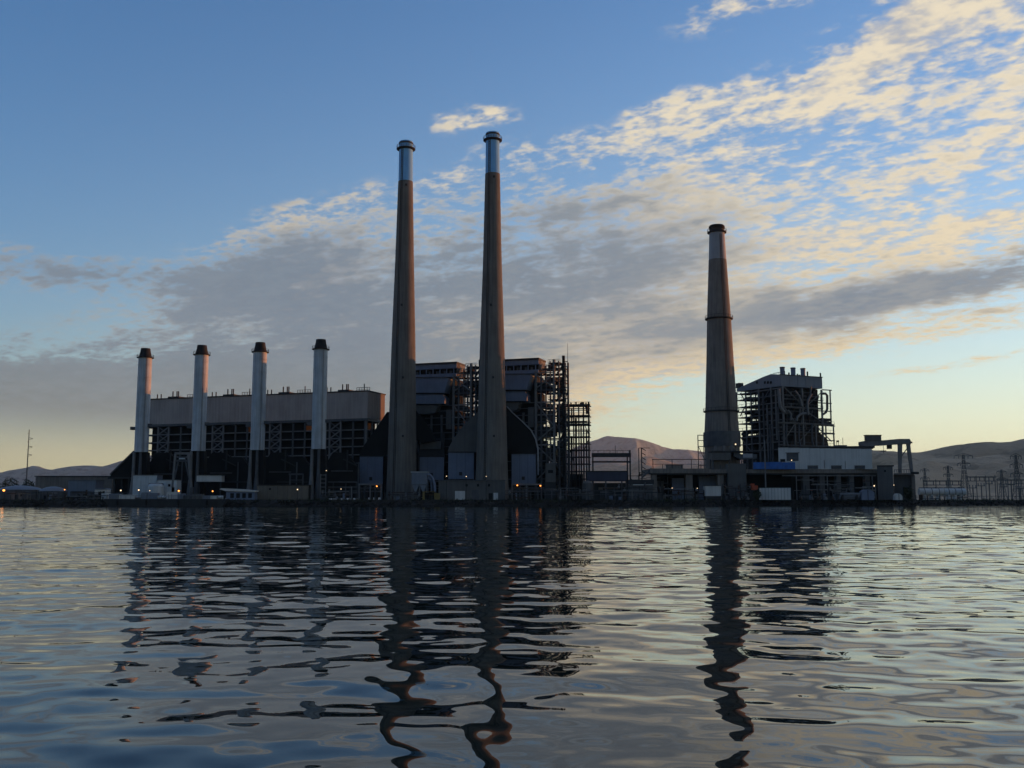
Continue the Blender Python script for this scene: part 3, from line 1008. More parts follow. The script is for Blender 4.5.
# ------------------------------------------------------------------ boiler houses behind the twin chimneys
def boiler_house(label):
    t = Thing('boiler_house', label, 'building', 10.35, 383, -18.8, G, 'steel boiler houses behind the twin chimneys')
    def tx(px, py=420, c=0): return t.at(px, py, c)[0]
    def tz(py, px=539, c=0): return t.at(px, py, c)[1]
    xL, xR = tx(482), 0.0
    zt = tz(358)
    D = 9.0
    obj('roof', MB().box(xL, .2, -.5, D + .2, zt - .55, zt + .1), 'dark_steel', t.o)
    obj('penthouse_wall', MB().box(xL, -.02, 0, .3, tz(364.2), zt - .56), 'panel_blue', t.o)
    for i in range(3):
        obj('end_panel', MB().box(-.3, 0, .32 + i * 2.9, .32 + (i + 1) * 2.9 - .06, tz(372.5), zt - .56), 'panel_grey' if i else 'rust', t.o)
    obj('gallery_back', MB().box(xL, -.5, 2.2, 2.5, tz(369.5), tz(364.2)), 'near_black', t.o)
    for px in (484, 492, 500, 506.5, 513.6, 521, 528, 535.5):
        x = tx(px, 367)
        stick('gallery_post', (x, .15, tz(369.5)), (x, .15, tz(364.2)), .32, 'panel_blue', t.o)
    for px in (487, 496, 509, 517, 519.5, 525, 531):
        x = tx(px, 367)
        obj('fan_housing', MB().tube([(x, 1.2, tz(369.5)), (x, 1.2, tz(366.3))], .5, 8), 'dim_steel', t.o)
    obj('gallery_floor', MB().box(xL, 0, -.4, D, tz(373.2), tz(369.5)), 'panel_blue', t.o)
    obj('penthouse_back', MB().box(xL, -.4, D - .3, D, tz(373), zt - .57), 'panel_grey', t.o)
    # the stepped hoods under the gallery
    def hood(name, pts, c0, c1, m):
        return obj(name, MB().prism([t.at(x, y, c0) for x, y in pts], c0, c1), m, t.o)
    hood('upper_hood', [(482, 374.3), (531, 374.3), (526.5, 389.6), (482, 389.6)], -3.2, 5, 'panel_blue')
    hood('hood_lip', [(482, 373.6), (531.4, 373.6), (531.4, 374.2), (482, 374.2)], -3.6, 5, 'dark_steel')
    hood('hood_lip', [(482, 389.8), (526.2, 389.8), (526.2, 391.0), (482, 391.0)], -2.9, 5, 'near_black')
    hood('lower_hood', [(482, 391.2), (524.5, 391.2), (526.8, 395), (526.8, 401), (482, 401)], -2.4, 5, 'panel_blue')
    hood('chute', [(484, 402.5), (519.5, 402.5), (517, 410), (508, 411.5), (484, 411.5)], -1.2, 5, 'panel_grey')
    obj('boiler', MB().box(xL + 2, tx(534), 2.4, D + 4, 0, tz(374)), 'near_black', t.o)
    for i, px in enumerate((488, 497, 512, 523)):
        x = tx(px)
        obj('downcomer', MB().tube([(x, .4, tz(412)), (x, .4, tz(440)), (x + 1.0, .4, tz(452)), (x + 1.0, .4, 0)], .55, 8), 'dim_steel', t.o)
    obj('side_panel', MB().box(tx(528.3), tx(534), -.4, .2, tz(427), tz(407)), 'panel_grey', t.o)
    # main columns, beams and braces of the frame
    cols = [(536.2, 371, .8), (541.5, 373, .55), (554.5, 360.5, .75)]
    for px, py, w in cols:
        x = tx(px)
        stick('column', (x, -.3, 0), (x, -.3, tz(py)), w, 'grey_steel' if w > .6 else 'dim_steel', t.o)
    levels = [373, 383, 390.5, 402.5, 408, 415, 422, 430.5, 437, 445, 453, 461, 470, 479, 488]
    for i, py in enumerate(levels):
        stick('beam', (tx(536.2), -.3, tz(py)), (tx(554.5), -.3, tz(py)), .55 if py in (402.5, 445) else .38, 'grey_steel' if i in (0, 3, 5, 9) else 'dim_steel', t.o)
        if py > 400:
            stick('beam', (tx(506), -.3, tz(py)), (tx(536.2), -.3, tz(py)), .3, 'dim_steel', t.o)
    for p, q in (((537, 375), (554, 388)), ((554, 375), (537, 388)), ((537, 404), (554, 426)), ((554, 427), (537, 441)), ((537, 446), (554, 462)), ((554, 462), (537, 480)), ((512, 410), (522, 402))):
        stick('brace', (tx(p[0]), -.35, tz(p[1])), (tx(q[0]), -.35, tz(q[1])), .45, 'grey_steel', t.o)
    # stair and platform tower on the right
    for px, py, w in ((546.5, 366, .34), (550.5, 362, .3), (559.2, 362, .4), (566.2, 364, .3)):
        x = tx(px)
        stick('column', (x, -.2, 0), (x, -.2, tz(py)), w, 'dim_steel', t.o)
    for k, (p, q) in enumerate((((554.5, 363), (563.9, 373)), ((563.9, 373), (554.5, 383)), ((554.5, 391), (563.9, 402)), ((563.9, 402), (554.5, 415)), ((554.5, 422), (563.9, 437)), ((563.9, 437), (554.5, 453)), ((554.5, 461), (563.9, 479)),
                                ((563.9, 366), (568.4, 382)), ((568.4, 390), (563.9, 408)), ((563.9, 415), (568.4, 431)), ((568.4, 437), (563.9, 453)))):
        stick('brace', (tx(p[0]), -.25, tz(p[1])), (tx(q[0]), -.25, tz(q[1])), .26, 'dim_steel', t.o)
    for k, py in enumerate((366, 370, 378, 386, 395, 405, 411, 419, 426, 434, 441, 449, 457, 466, 475)):
        stick('girt', (tx(541 if k % 2 else 546), .1, tz(py)), (tx(568.4 if k % 3 else 563.9), .1, tz(py)), .2, 'dim_steel', t.o)
    for px, py, w, c in ((563.9, 357, .95, -.3), (568.4, 364, .6, -.3), (546, 363, .45, 8), (554.5, 361, .5, 8), (563.5, 362, .5, 8), (568, 365, .5, 8)):
        x = tx(px, 420, c)
        stick('column', (x, c, 0), (x, c, tz(py)), w, 'dark_steel' if w < .8 else 'near_black', t.o)
    x = tx(567.4)
    obj('antenna', MB().tube([(x, 1, tz(366)), (x, 1, tz(344))], .12, 6, .05), 'dark_steel', t.o)
    plats = [363, 368, 373.2, 382, 388.5, 392, 399.5, 407.5, 415, 422.5, 430, 438, 446, 455, 464, 474, 484]
    for i, py in enumerate(plats):
        z = tz(py)
        a, b = tx(541 if i % 3 else 548), tx(568.0 if i % 2 else 566, 420, 8)
        obj('platform', MB().box(a, b, .2 + (i % 3) * 1.3, 8.4, z - .28, z), 'dark_steel', t.o)
        r = MB()
        for k in range(9):
            xx = a + (b - a) * k / 8
            r.bar((xx, .3, z), (xx, .3, z + 1.2), .1)
        r.bar((a, .3, z + 1.2), (b, .3, z + 1.2), .12).bar((a, .3, z + .6), (b, .3, z + .6), .08)
        obj('handrail', r, 'dark_steel', t.o)
        stick('rung_beam', (tx(563.9), -.3, z), (tx(568.4), -.3, z), .3, 'dark_steel', t.o)
        if i and i % 2 == 0:
            zb = tz(plats[i - 1])
            stick('stair', (tx(555.5), 3, z), (tx(563), 3, tz(plats[i - 2])), .8, 'dark_steel', t.o, .35)
    for i, (px, y0, y1) in enumerate(((545, 376, 386), (558, 384, 391), (560, 409, 416), (547.5, 410, 420), (551, 424, 436), (559, 440, 452), (546, 447, 461), (560, 458, 474))):
        xx = tx(px)
        obj('vessel', MB().tube([(xx, 4, tz(y1)), (xx, 4, tz(y0))], 1.3, 10), ('dim_steel', 'rust', 'dark_steel')[i % 3], t.o)
    for i, px in enumerate((549, 557.5, 561)):
        xx = tx(px)
        obj('riser_pipe', MB().tube([(xx, 2 + i, 0), (xx, 2 + i, tz(368 + 7 * i))], .3, 8), 'dim_steel', t.o)
    for px, py in ((549, 366), (551, 379.5), (545, 388.5)):
        xx = tx(px)
        obj('rusty_duct', MB().box(xx - 1.2, xx + 1.4, 3, 6, tz(py) - .9, tz(py) + .9), 'rust', t.o)
    for k, (p0, p1, y0, y1, c0, c1) in enumerate(((537.5, 549, 381, 391, 4, 8), (538, 545, 393, 402, 3, 7), (549, 556, 384, 390, 4, 8), (537.5, 553, 403, 407, 2, 8), (538, 547, 409, 423, 3, 8),
                                                  (549, 555, 416, 424, 4, 8), (538, 551, 426, 437, 3, 8), (537.5, 548, 440, 452, 3, 8), (550, 557, 445, 462, 4, 8), (556.5, 562.5, 404, 432, 5, 8), (557, 562.5, 440, 470, 5, 8), (557, 562, 376, 396, 6, 8))):
        obj('inner_casing', MB().box(tx(p0, y0, c0), tx(p1, y0, c1), c0, c1, tz(y1), tz(y0)), 'near_black' if k % 3 else 'dark_steel', t.o)
    obj('ground_casing', MB().box(tx(538, 480, 6), tx(566, 480, 6), 6, 8, 0, tz(466)), 'near_black', t.o)
    obj('ground_casing', MB().box(tx(541, 480, 2), tx(546, 480, 2), 2, 6, 0, tz(452)), 'near_black', t.o)
    obj('lower_casing', MB().box(tx(545), tx(554), 2, 8, 0, tz(463)), 'panel_grey', t.o)
    return t


bh = boiler_house('steel boiler house behind the right tall chimney, stair tower and antenna at its right')
b2 = copy_tree(bh.o)
b2.location = (bh.X - 32.3, bh.Y + 11.0, G)
b2['label'] = 'steel boiler house seen between the twin chimneys, braced frame at its right'

# the lower open tower to the right
t = Thing('open_steel_tower', 'low open steel pipe tower with sky showing through its floors', 'tower', at_ground(579, 392), 392, -8)
tw = t
cpx = [566.4, 569.8, 574.2, 579.4, 584.3, 589.6]
for c in (0, 7):
    for i, px in enumerate(cpx):
        t.post('column', 'dark_steel', px - (0 if c == 0 else .8 * (i - 2) * .2), 404 if i not in (4, 5) else 402.2, 498, .5 if c == 0 else .4, c, True)
pl = [405, 408.8, 415.8, 421.5, 424.3, 430.2, 436.8, 443.5, 450, 457, 464, 471.5, 479, 487]
for i, py in enumerate(pl):
    a, z = t.at(563, py)
    b, _ = t.at(590, py)
    th = .5 if i in (0, 2, 4) else .32
    for c in (0, 7):
        stick('beam', (a, c, z), (b, c, z), th, 'dark_steel', t.o)
    if i in (0, 2, 3, 4, 6, 8, 10, 12):
        obj('platform', MB().box(a + (3.6 if i == 4 else .5), b - (1.5 if i % 2 else .3), .5, 6.6, z - .1, z + .16), 'dark_steel', t.o)
        r = MB()
        for k in range(8):
            x = a + (b - a) * k / 7
            r.bar((x, .1, z), (x, .1, z + 1.15), .09)
        r.bar((a, .1, z + 1.15), (b, .1, z + 1.15), .1)
        obj('handrail', r, 'dark_steel', t.o)
for i, (px, y0, y1) in enumerate(((571.8, 408, 425), (576.5, 418, 498), (581.6, 424, 498), (586.8, 405, 414), (587, 430, 498), (572, 436, 498))):
    x, z1 = t.at(px, y1, 3)
    z0 = t.at(px, y0, 3)[1]
    obj('pipe', MB().tube([(x, 3, max(z1, 0)), (x, 3, z0)], .42 if i % 2 else .3, 8), 'dark_steel', t.o)
for p, q in (((584.3, 424), (589.6, 437)), ((589.6, 437), (584.3, 450)), ((570, 450), (574.5, 464)), ((584.3, 405), (589.6, 416))):
    t.stick('brace', 'dark_steel', p, q, .3)
t.box('ground_wall', 'near_black', 569.5, 583, 474, 499, 6, .5, True)
t.box('ground_wall', 'dark_steel', 583.2, 590, 482, 499, 6.2, .5, True)
for i, px in enumerate((571, 576, 580.5, 582, 586, 588.5)):
    t.post('valve', 'near_black', px, 402.6 - (i % 2) * .8, 405, .55, 2)


# ------------------------------------------------------------------ flue ducts either side of the twin chimneys
def flue(label, upper, lower, base, Y, mu='near_black', ml='panel_blue', edge=None, group=None, side=None):
    xs_ = [p[0] for p in upper]
    cx = (min(xs_) + max(xs_)) / 2
    t = Thing('flue_duct', label, 'duct', at_ground(cx, Y), Y, 0, G, group)
    t.poly('upper_casing', mu, upper, 0, 7)
    a, b, y0, y1 = lower
    n = 3
    for i in range(n):
        t.box('casing_panel', ml, a + (b - a) * i / n + .1, a + (b - a) * (i + 1) / n - .1, y0, y1, .3, .3)
    t.box('casing_core', 'near_black', a, b, y0 - .3, y1, .65, 6)
    if side:
        t.box('side_casing', 'near_black', side[0], side[1], y0 - 1, 499, 1.5, 5, True)
    t.box('flange', 'dark_steel', a - .6, b + .6, y0 - 1.0, y0 - .35, -.2, 6)
    for i in range(4):
        t.post('leg', 'dim_steel', a + .8 + (b - a - 1.6) * i / 3, y1 + .1, 498, .45, 1, True)
    t.beam('beam', 'dim_steel', a, b, y1 + 1.4, .5, .9)
    t.beam('beam', 'dim_steel', a, b, y1 + 6, .3, .9)
    m = (a + b) / 2
    t.box('hatch', 'dark_steel', m - 2, m + 1, y1 - 7, y1 - 3.6, .12, .18)
    if edge:
        w, mm, pts = edge
        q = MB()
        P = [t.at(x, y, 0) for x, y in pts]
        for (x0, z0), (x1, z1) in zip(P[:-1], P[1:]):
            q.prism([(x0, z0), (x1, z1), (x1 + w, z1), (x0 + w, z0)], -.3, 7.2)
        obj('sunlit_edge', q, mm, t.o)
    return t


GF = 'curved flue ducts at the twin chimneys'
flue('black sloping flue duct on the left side of the left tall chimney',
     [(359.3, 455.5), (359.6, 452), (387, 412), (392, 412), (392, 455.5)], (359.5, 383, 456.5, 484), None, 389, 'near_black', 'panel_blue', None, GF, (383, 392))
flue('black sloping flue duct on the right side of the left tall chimney',
     [(411, 440), (411, 410), (416, 410.5), (431, 430), (436, 441), (421, 443.5), (419, 440)], (419.5, 444, 457, 480), None, 389, 'near_black', 'panel_blue', None, GF)
flue('grey curve-edged flue duct on the left side of the right tall chimney',
     [(447.6, 452), (449, 447), (454, 438), (462, 427), (472, 417), (480, 410), (484, 410), (484, 452)], (448.2, 474, 452.6, 479), None, 381, 'panel_grey', 'panel_blue', None, GF, (474, 481))
flue('black flue duct with curved edge painted as sunlit on the right side of the right tall chimney',
     [(500, 453), (500, 406.5), (506.5, 406.8), (512, 413), (522, 422), (530.5, 430.5), (535, 439), (537.2, 449), (537.4, 453)], (511.5, 536, 454, 483.5), None, 381, 'near_black', 'panel_blue',
     (.55, 'pale_band', [(506.3, 406.6), (512, 412.8), (522, 421.8), (530.5, 430.3), (535, 439), (537.3, 449), (537.5, 475)]), GF)  # sunlit duct edge put in as a paler strip

t = Thing('hung_box_duct', 'pale grey box duct hanging right of the left tall chimney', 'duct', at_ground(430, 391), 391)
t.box('casing', 'panel_grey', 420, 441, 441, 449, 0, 5)
t.box('dark_box', 'near_black', 423, 431.5, 436, 441.4, -.4, 4)
t.box('flange', 'dark_steel', 419.4, 444.5, 449.2, 456, .5, 4)
t.post('hanger', 'dark_steel', 443, 432, 498, .8, 1, True)
t.post('downpipe', 'pale_metal', 415.6, 414, 474, .35, -1)

# lean concrete building, hopper and boxes at the chimney feet
t = Thing('concrete_building', 'low flat-roofed grey concrete building at the foot of the right tall chimney', 'building', at_ground(470, 360), 360)
t.box('wall', 'panel_grey', 438.5, 505, 481, 500, 0, 5, True)
t.box('parapet', 'dim_steel', 438, 505.5, 480, 480.9, -.25, 5.4)
t.box('door', 'dim_steel', 471.5, 479, 490, 499.8, -.08, .07, True)
t.box('door', 'near_black', 488.6, 492.5, 493.2, 499.8, -.08, .07, True)
t.box('shutter', 'light_wall', 455, 465, 491, 499.5, -.1, .09, True)
t.box('panel', 'light_wall', 493.5, 498, 492.8, 499.8, -.09, .08, True)
for px in (466.6, 478, 489):
    t.box('window', 'near_black', px - 1, px + 1, 484, 486.5, -.06, .05)


def lamp(label, px, py, Y, m, r=.28, foot=None, grp=None, pole=True):
    """a lamp on its own pole"""
    t = Thing('lamp_post', label, 'lamp', at_ground(px, Y), Y, 0, G, grp)
    x, z = t.at(px, py, 0)
    r *= .72
    obj('bulb', MB().lathe((x, 0), [(r * .3, z - r), (r * .95, z - r * .4), (r, z), (r * .8, z + r * .6), (r * .3, z + r)], 10), m, t.o, True)
    obj('shade', MB().lathe((x, 0), [(r * 1.25, z + r * .75), (r * .5, z + r * 1.5)], 10), 'dark_steel', t.o)
    if m == 'lamp_amber' and r > .29:
        pl = bpy.data.lights.new('lamp_glow', 'POINT')
        pl.energy, pl.color, pl.shadow_soft_size = 4.0 * (r / .26) ** 2, (1.0, 0.38, 0.10), r
        po = bpy.data.objects.new('lamp_glow', pl)
        C.objects.link(po)
        po.parent = t.o
        po.location = (x, -r - .35, z)
    obj('pole', MB().tube([(x, .45, 0), (x, .45, z + r * 1.6), (x, .05, z + r * 1.6)], .07, 6), 'dark_steel', t.o)
    return t


t = Thing('dust_hopper', 'pale blue dust hopper on legs with a bent outlet pipe', 'hopper', at_ground(419, 359), 359)
for i in range(4):
    t.box('panel', 'roof_blue', 411.6 + i * 3.9, 411.6 + (i + 1) * 3.9 - .25, 472.4, 484.3, 0, .25)
t.box('body', 'roof_blue', 411.6, 427, 472.4, 484.3, .3, 4.5)
t.box('top_rim', 'pale_metal', 410.6, 427.8, 471.6, 472.3, -.2, 5)
for i in range(2):
    a = 411.8 + i * 7.7
    t.poly('cone', 'roof_blue', [(a, 484.5), (a + 7.3, 484.5), (a + 4.6, 491.5), (a + 2.8, 491.5)], .3, 4)
for px in (411.9, 419.3, 426.6):
    t.post('leg', 'grey_steel', px, 484.5, 500, .32, .2, True)
for k in range(2):
    pts = [(427, 474.5 + 4 * k), (430 - k, 475 + 4 * k), (432.4 - 2 * k, 478 + 3 * k), (434.4 - 3 * k, 484 + 2 * k), (435 - 3.6 * k, 491.5)]
    obj('outlet_pipe', MB().tube([(t.at(x, y, 1)[0], 1 + k, t.at(x, y, 1)[1]) for x, y in pts], .5 - .12 * k, 10), 'panel_blue', t.o, True)
t = Thing('yellow_bunker', 'dull yellow open box under the hopper pipe', 'box', at_ground(431, 356), 356)
t.box('side', 'yellow_paint', 422.5, 424.5, 492, 500, 0, 2.5, True); t.box('side', 'yellow_paint', 434, 439.6, 493, 500, 0, 2.5, True)
t.box('back', 'near_black', 424.6, 433.9, 493, 500, 1.5, .9, True); t.box('lintel', 'yellow_paint', 422.4, 434, 491.4, 492, -.05, 2.5)

# portal frames below the flue ducts, with their lamps
for lab, a, b, Y in (('pipe frame with one amber lamp below the black duct left of the left tall chimney', 359, 381, 370),
                     ('pipe frame with two amber lamps below the black duct right of the right tall chimney', 512, 541, 366)):
    t = Thing('valve_rack', lab, 'frame', at_ground((a + b) / 2, Y), Y)
    for px in (a, (a + b) / 2, b):
        t.post('post', 'grey_steel', px, 484, 499, .4, 0, True)
    t.beam('beam', 'grey_steel', a - .4, b + .4, 484.3, .5)
    t.beam('pipe', 'dim_steel', a, b, 488, .35, .4)
    t.beam('pipe', 'dim_steel', a, b, 491.5, .35, .3)
    for k in range(4):
        px = a + 3 + k * (b - a - 6) / 3.2
        x, z = t.at(px, 489, 1.5)
        obj('valve', MB().tube([(x, 1.5, 0), (x, 1.5, z)], .55, 8), 'dark_steel', t.o)
lamp('amber lamp on the pipe frame at the foot of the left tall chimney', 376.8, 486.2, 369, 'lamp_amber', .36)
lamp('left amber lamp on the pipe frame right of the right tall chimney', 517.3, 485.3, 365, 'lamp_amber', .36)
lamp('right amber lamp on the pipe frame right of the right tall chimney', 540.4, 485.7, 365, 'lamp_amber', .36)

# railing along the quay, right of the tall chimneys
t = Thing('quay_railing', 'long thin grey railing along the quay below the open tower', 'railing', at_ground(560, 352), 352)
for i in range(18):
    t.post('post', 'dim_steel', 503 + i * 7, 490.6, 499.5, .16, 0, True)
t.beam('rail', 'dim_steel', 503, 622, 490.8, .2); t.beam('rail', 'dim_steel', 503, 622, 494.4, .14)

# yard tanks and casings under the tower
t = Thing('pale_tank', 'pale upright tank at the foot of the open tower', 'tank', at_ground(588, 375), 375)
x0, z0 = t.at(582.5, 483); x1, _ = t.at(593, 483)
obj('shell', MB().lathe(((x0 + x1) / 2, 2), [((x1 - x0) / 2, 0), ((x1 - x0) / 2, z0), ((x1 - x0) * .3, z0 + .7), (.3, z0 + .9)], 24), 'panel_grey', t.o, True)
obj('band', MB().lathe(((x0 + x1) / 2, 2), [((x1 - x0) / 2, z0 * .5), ((x1 - x0) / 2 + .12, z0 * .5 + .1), ((x1 - x0) / 2, z0 * .5 + .2)], 24, False), 'dim_steel', t.o)
t = Thing('pale_casing', 'pale casing cabinet between the stair tower columns at ground level', 'cabinet', at_ground(551, 376), 376)
t.box('body', 'panel_grey', 545.5, 555.5, 463, 482, 0, 3)
t.box('base', 'dark_steel', 545, 556, 482.2, 499, .2, 3, True)
t.box('vent', 'near_black', 548, 553, 470, 473, -.08, .07)

# ------------------------------------------------------------------ the low middle of the plant
t = Thing('pipe_bridge', 'two-level pipe bridge right of the open tower', 'bridge', at_ground(612, 390), 390)
t.box('upper_pipe', 'dark_steel', 592, 631, 453, 457, 0, 1.6)
t.box('lower_pipe', 'dark_steel', 592, 631, 461, 462.6, 0, .8)
t.beam('top_rail', 'dark_steel', 592, 629, 450.6, .14, .4)
for px in (593, 598, 604, 610, 617, 623, 629):
    t.post('rail_post', 'dark_steel', px, 450.4, 453, .16, .4)
t.post('mast', 'dark_steel', 615.3, 445.5, 453, .2, .4)
for px in (593.2, 627.8, 630.6):
    t.post('post', 'dark_steel', px, 450 if px > 629 else 457, 498, .5, .5, True)
t = Thing('blue_building', 'dark blue clad building on stilts with pale strip windows beneath', 'building', at_ground(607, 380), 380)
for i in range(5):
    t.box('cladding_panel', 'navy', 587 + i * 8, 587 + (i + 1) * 8 - .2, 472, 480.7, 0, .3)
t.box('core', 'dark_steel', 586.8, 627.2, 471.6, 481, .35, 6)
t.box('roof', 'dark_steel', 586.3, 627.8, 470.8, 471.5, -.3, 7)
for px in (592.5, 606, 622, 626.4):
    t.post('leg', 'dim_steel', px, 481.2, 499, .5, .6, True)
t.box('strip_window', 'tan_wall', 598.5, 603, 487.3, 489.8, 3, .2); t.box('strip_window', 'tan_wall', 606.5, 618, 487.6, 489.2, 3, .2)  # strip windows as plain tan panels
t.box('rear_wall', 'dark_steel', 594, 626, 483, 499, 3.3, .3, True)
t = Thing('ladder_mast', 'thin ladder-like double mast standing left of the concrete deck', 'mast', at_ground(641.5, 388), 388)
t.post('mast', 'dark_steel', 639.4, 448, 498, .3, 0, True); t.post('mast', 'dark_steel', 642.2, 447.6, 498, .4, 0, True)
for k in range(6):
    t.stick('arm', 'dark_steel', (642.2, 448.4 + k * 4.6), (645.6, 450.6 + k * 4.6), .28)
t.beam('top_arm', 'dark_steel', 638.8, 650, 448, .2)
t = Thing('low_shed', 'low dark shed with a thin pale eave left of the concrete deck', 'shed', at_ground(645, 376), 376)
t.box('wall', 'panel_grey', 629, 653, 484.5, 499, 0, 4, True); t.box('roof', 'dark_steel', 628, 654, 479.6, 484.2, -.3, 5)
t.box('eave', 'light_wall', 633, 652.5, 484.4, 485.2, -.4, .3)
t.stick('sloped_pipe', 'dim_steel', (642, 477.5), (651.5, 468.5), .6, 1)

t = Thing('concrete_deck', 'long dark concrete deck on piers running under the right boiler', 'deck', at_ground(760, 376), 376)
dk = t
for i in range(12):
    a = 650 + i * 19.2
    t.box('deck_slab', 'dark_concrete', a, a + 19.0, 469.3 if a > 690 else 468.5, 473.2, 0, 22)
t.box('edge_beam', 'dark_steel', 650, 880, 473.3, 474.6, .4, 2)
for px, w in ((654.5, 5), (689.5, 6.5), (721, 6), (806.5, 6.5), (822.5, 5), (839, 4.5), (852, 4.5), (868, 4.5)):
    t.box('pier', 'dark_concrete' if px < 800 else 'panel_grey', px - w / 2, px + w / 2, 474.7, 499, 1.0, 3, True)
t.box('pier', 'panel_grey', 728.5, 746.5, 463.5, 499, -1.2, 4.5, True)
t.box('rear_wall', 'near_black', 651, 727, 474.7, 499, 14, .4, True); t.box('rear_wall', 'near_black', 747, 879, 474.7, 499, 9, .4, True)
for a, b, py in ((811, 850, 484.6), (806, 852, 489.6), (782, 876, 475.7), (796, 812, 480)):
    t.beam('pipe', 'grey_steel', a, b, py, .32, -.6)
for px in (797, 828, 873):
    t.post('pipe_post', 'grey_steel', px, 475.8, 499, .3, -.5, True)
for i, (a, b, y0) in enumerate(((655, 664, 481), (672, 684, 478), (699, 716, 476))):
    t.box('wall_panel', ('panel_grey', 'panel_blue', 'panel_blue')[i], a, b, y0, 499, 8, .3, True)
for i in range(9):
    px = 653 + i * 9.6
    t.post('rail_post', 'dark_steel', px, 459.2 if i % 2 == 0 else 464.5, 468.5, .22, .4)
t.beam('rail', 'dark_steel', 652, 706, 459.4, .26, .4); t.beam('rail', 'dark_steel', 652, 706, 464.2, .14, .4)
t = Thing('deck_block', 'dark plant box standing on the concrete deck, left of the stout chimney', 'box', at_ground(675, 380), 380)
t.box('body', 'dark_concrete', 667.5, 683, 465.2, 469, .2, 4); t.box('lid', 'dark_steel', 667, 683.6, 464.6, 465.1, 0, 4.4)
lamp('white lamp under the deck, left of two', 672.2, 488.2, 381, 'lamp_white', .26)
lamp('white lamp under the deck, right of two', 697.3, 488.3, 381, 'lamp_white', .22)
t = Thing('pale_cabin', 'pale grey cabin on the quay below the stout chimney', 'cabin', at_ground(713, 366), 366)
t.box('wall', 'light_wall', 705.5, 721, 486, 496, 0, 4); t.box('roof', 'dim_steel', 705, 721.5, 485.3, 485.9, -.2, 4.5); t.box('base', 'dark_steel', 705.6, 720.8, 496.1, 500, .1, 3.6, True)
t = Thing('container', 'pale blue-grey shipping container on the quay left of the blue tarpaulin mast', 'container', at_ground(775, 364), 364, -14)
n = 10
for i in range(n):
    t.box('wall_panel', 'light_wall', 759 + i * 3.2, 759 + (i + 1) * 3.2 - .25, 488, 499.8, 0, .2, True)
t.box('body', 'panel_grey', 758.8, 791.2, 487.6, 499.9, .25, 3.2, True)
t.post('mast', 'grey_steel', 765.8, 440, 487.6, .5, 1.5)
t = Thing('orange_skid', 'orange pump skid beside the container', 'pump', at_ground(754.5, 367), 367)
t.box('block', 'orange_paint', 752, 758, 485.5, 490, 0, 1.5); t.box('motor', 'orange_paint', 751, 754.5, 483.6, 485.4, .2, 1.2); t.box('base', 'dark_steel', 750.5, 758.5, 490.2, 500, 0, 1.8, True)
t = Thing('dark_bush', 'dark rounded bush beside the container', 'bush', at_ground(757, 362), 362)


def foliage(t, px, py0, py1, wpx, n, seed):
    r = np.random.default_rng(seed)
    x, zt_ = t.at(px, py0)
    w = wpx * t.Y / FPX / 2
    zb_ = max(t.at(px, py1)[1], 0.0)
    mb = MB()
    for i in range(n):
        d = Vector(r.normal(0, 1, 3)).normalized() * r.uniform(.35, 1.0) ** .5
        lump = 1 + .25 * math.sin(5 * d.x + 3 * d.z + seed) + .15 * math.sin(9 * d.z + 4 * d.y)
        c = Vector((x + d.x * w * lump, d.y * w * .8 * lump, (zt_ + zb_) / 2 + d.z * (zt_ - zb_) / 2 * lump))
        c.z = max(c.z, .15)
        a, b = Vector(r.normal(0, 1, 3)).normalized(), Vector(r.normal(0, 1, 3)).normalized()
        s = r.uniform(.18, .42)
        mb.add([c - a * s, c + b * s * .6, c + a * s, c - b * s * .6], [(0, 1, 2, 3)])
    f = obj('foliage', mb, 'leaf', t.o)
    f['kind'] = 'stuff'
    tr = MB()
    for k in range(4):
        a = k * 1.6 + seed
        tr.tube([(x, 0, 0), (x + math.cos(a) * w * .3, math.sin(a) * w * .3, zt_ * .4), (x + math.cos(a) * w * .6, math.sin(a) * w * .5, zt_ * .75)], .12, 5, .03)
    obj('stem', tr, 'bark', t.o)


foliage(t, 756.5, 490, 501, 8, 700, 3)


# ------------------------------------------------------------------ the right boiler
t = Thing('right_boiler', 'tall open-framed boiler with pale blue roof box and three short stacks', 'building', 107.0, 395, 25)
rb = t
def bx_(px, py=420): return t.at(px, py)[0]
def bz(py, px=783): return t.at(px, py)[1]
def sy(px, py=420): return t.at_side(px, py)[0]
zb_, zt_ = bz(386.2), bz(375)
xw = bx_(823.6)
yl = sy(737.5)
zl = t.at_side(764, 376.5)[1]
yk, yk2 = sy(764, 377), sy(771, 374)
obj('roof_face', MB().box(0, xw, 0, .3, zb_, zt_), 'roof_blue', t.o)
for k in range(1, 5):
    x = xw * k / 5
    obj('face_seam', MB().box(x - .08, x + .08, -.08, -.003, zb_ + .1, zt_ - .1), 'roof_blue', t.o)
side = [(0.31, zb_), (0.31, zt_ + .1), (yk2, t.at_side(771, 374)[1]), (yk, zl), (yl, t.at_side(737.5, 388.6)[1]), (yl, t.at_side(737.5, 391.5)[1])]
m = len(side)
mb = MB().add([(0, y, z) for y, z in side] + [(xw, y, z) for y, z in side], [tuple(range(m - 1, -1, -1)), tuple(range(m, 2 * m))] + [(i, (i + 1) % m, (i + 1) % m + m, i + m) for i in range(m)])
obj('roof_box', mb, 'roof_blue', t.o)
obj('roof_edge', MB().box(-.2, xw + .2, -.25, .5, zt_ + .003, zt_ + .3), 'dim_steel', t.o)
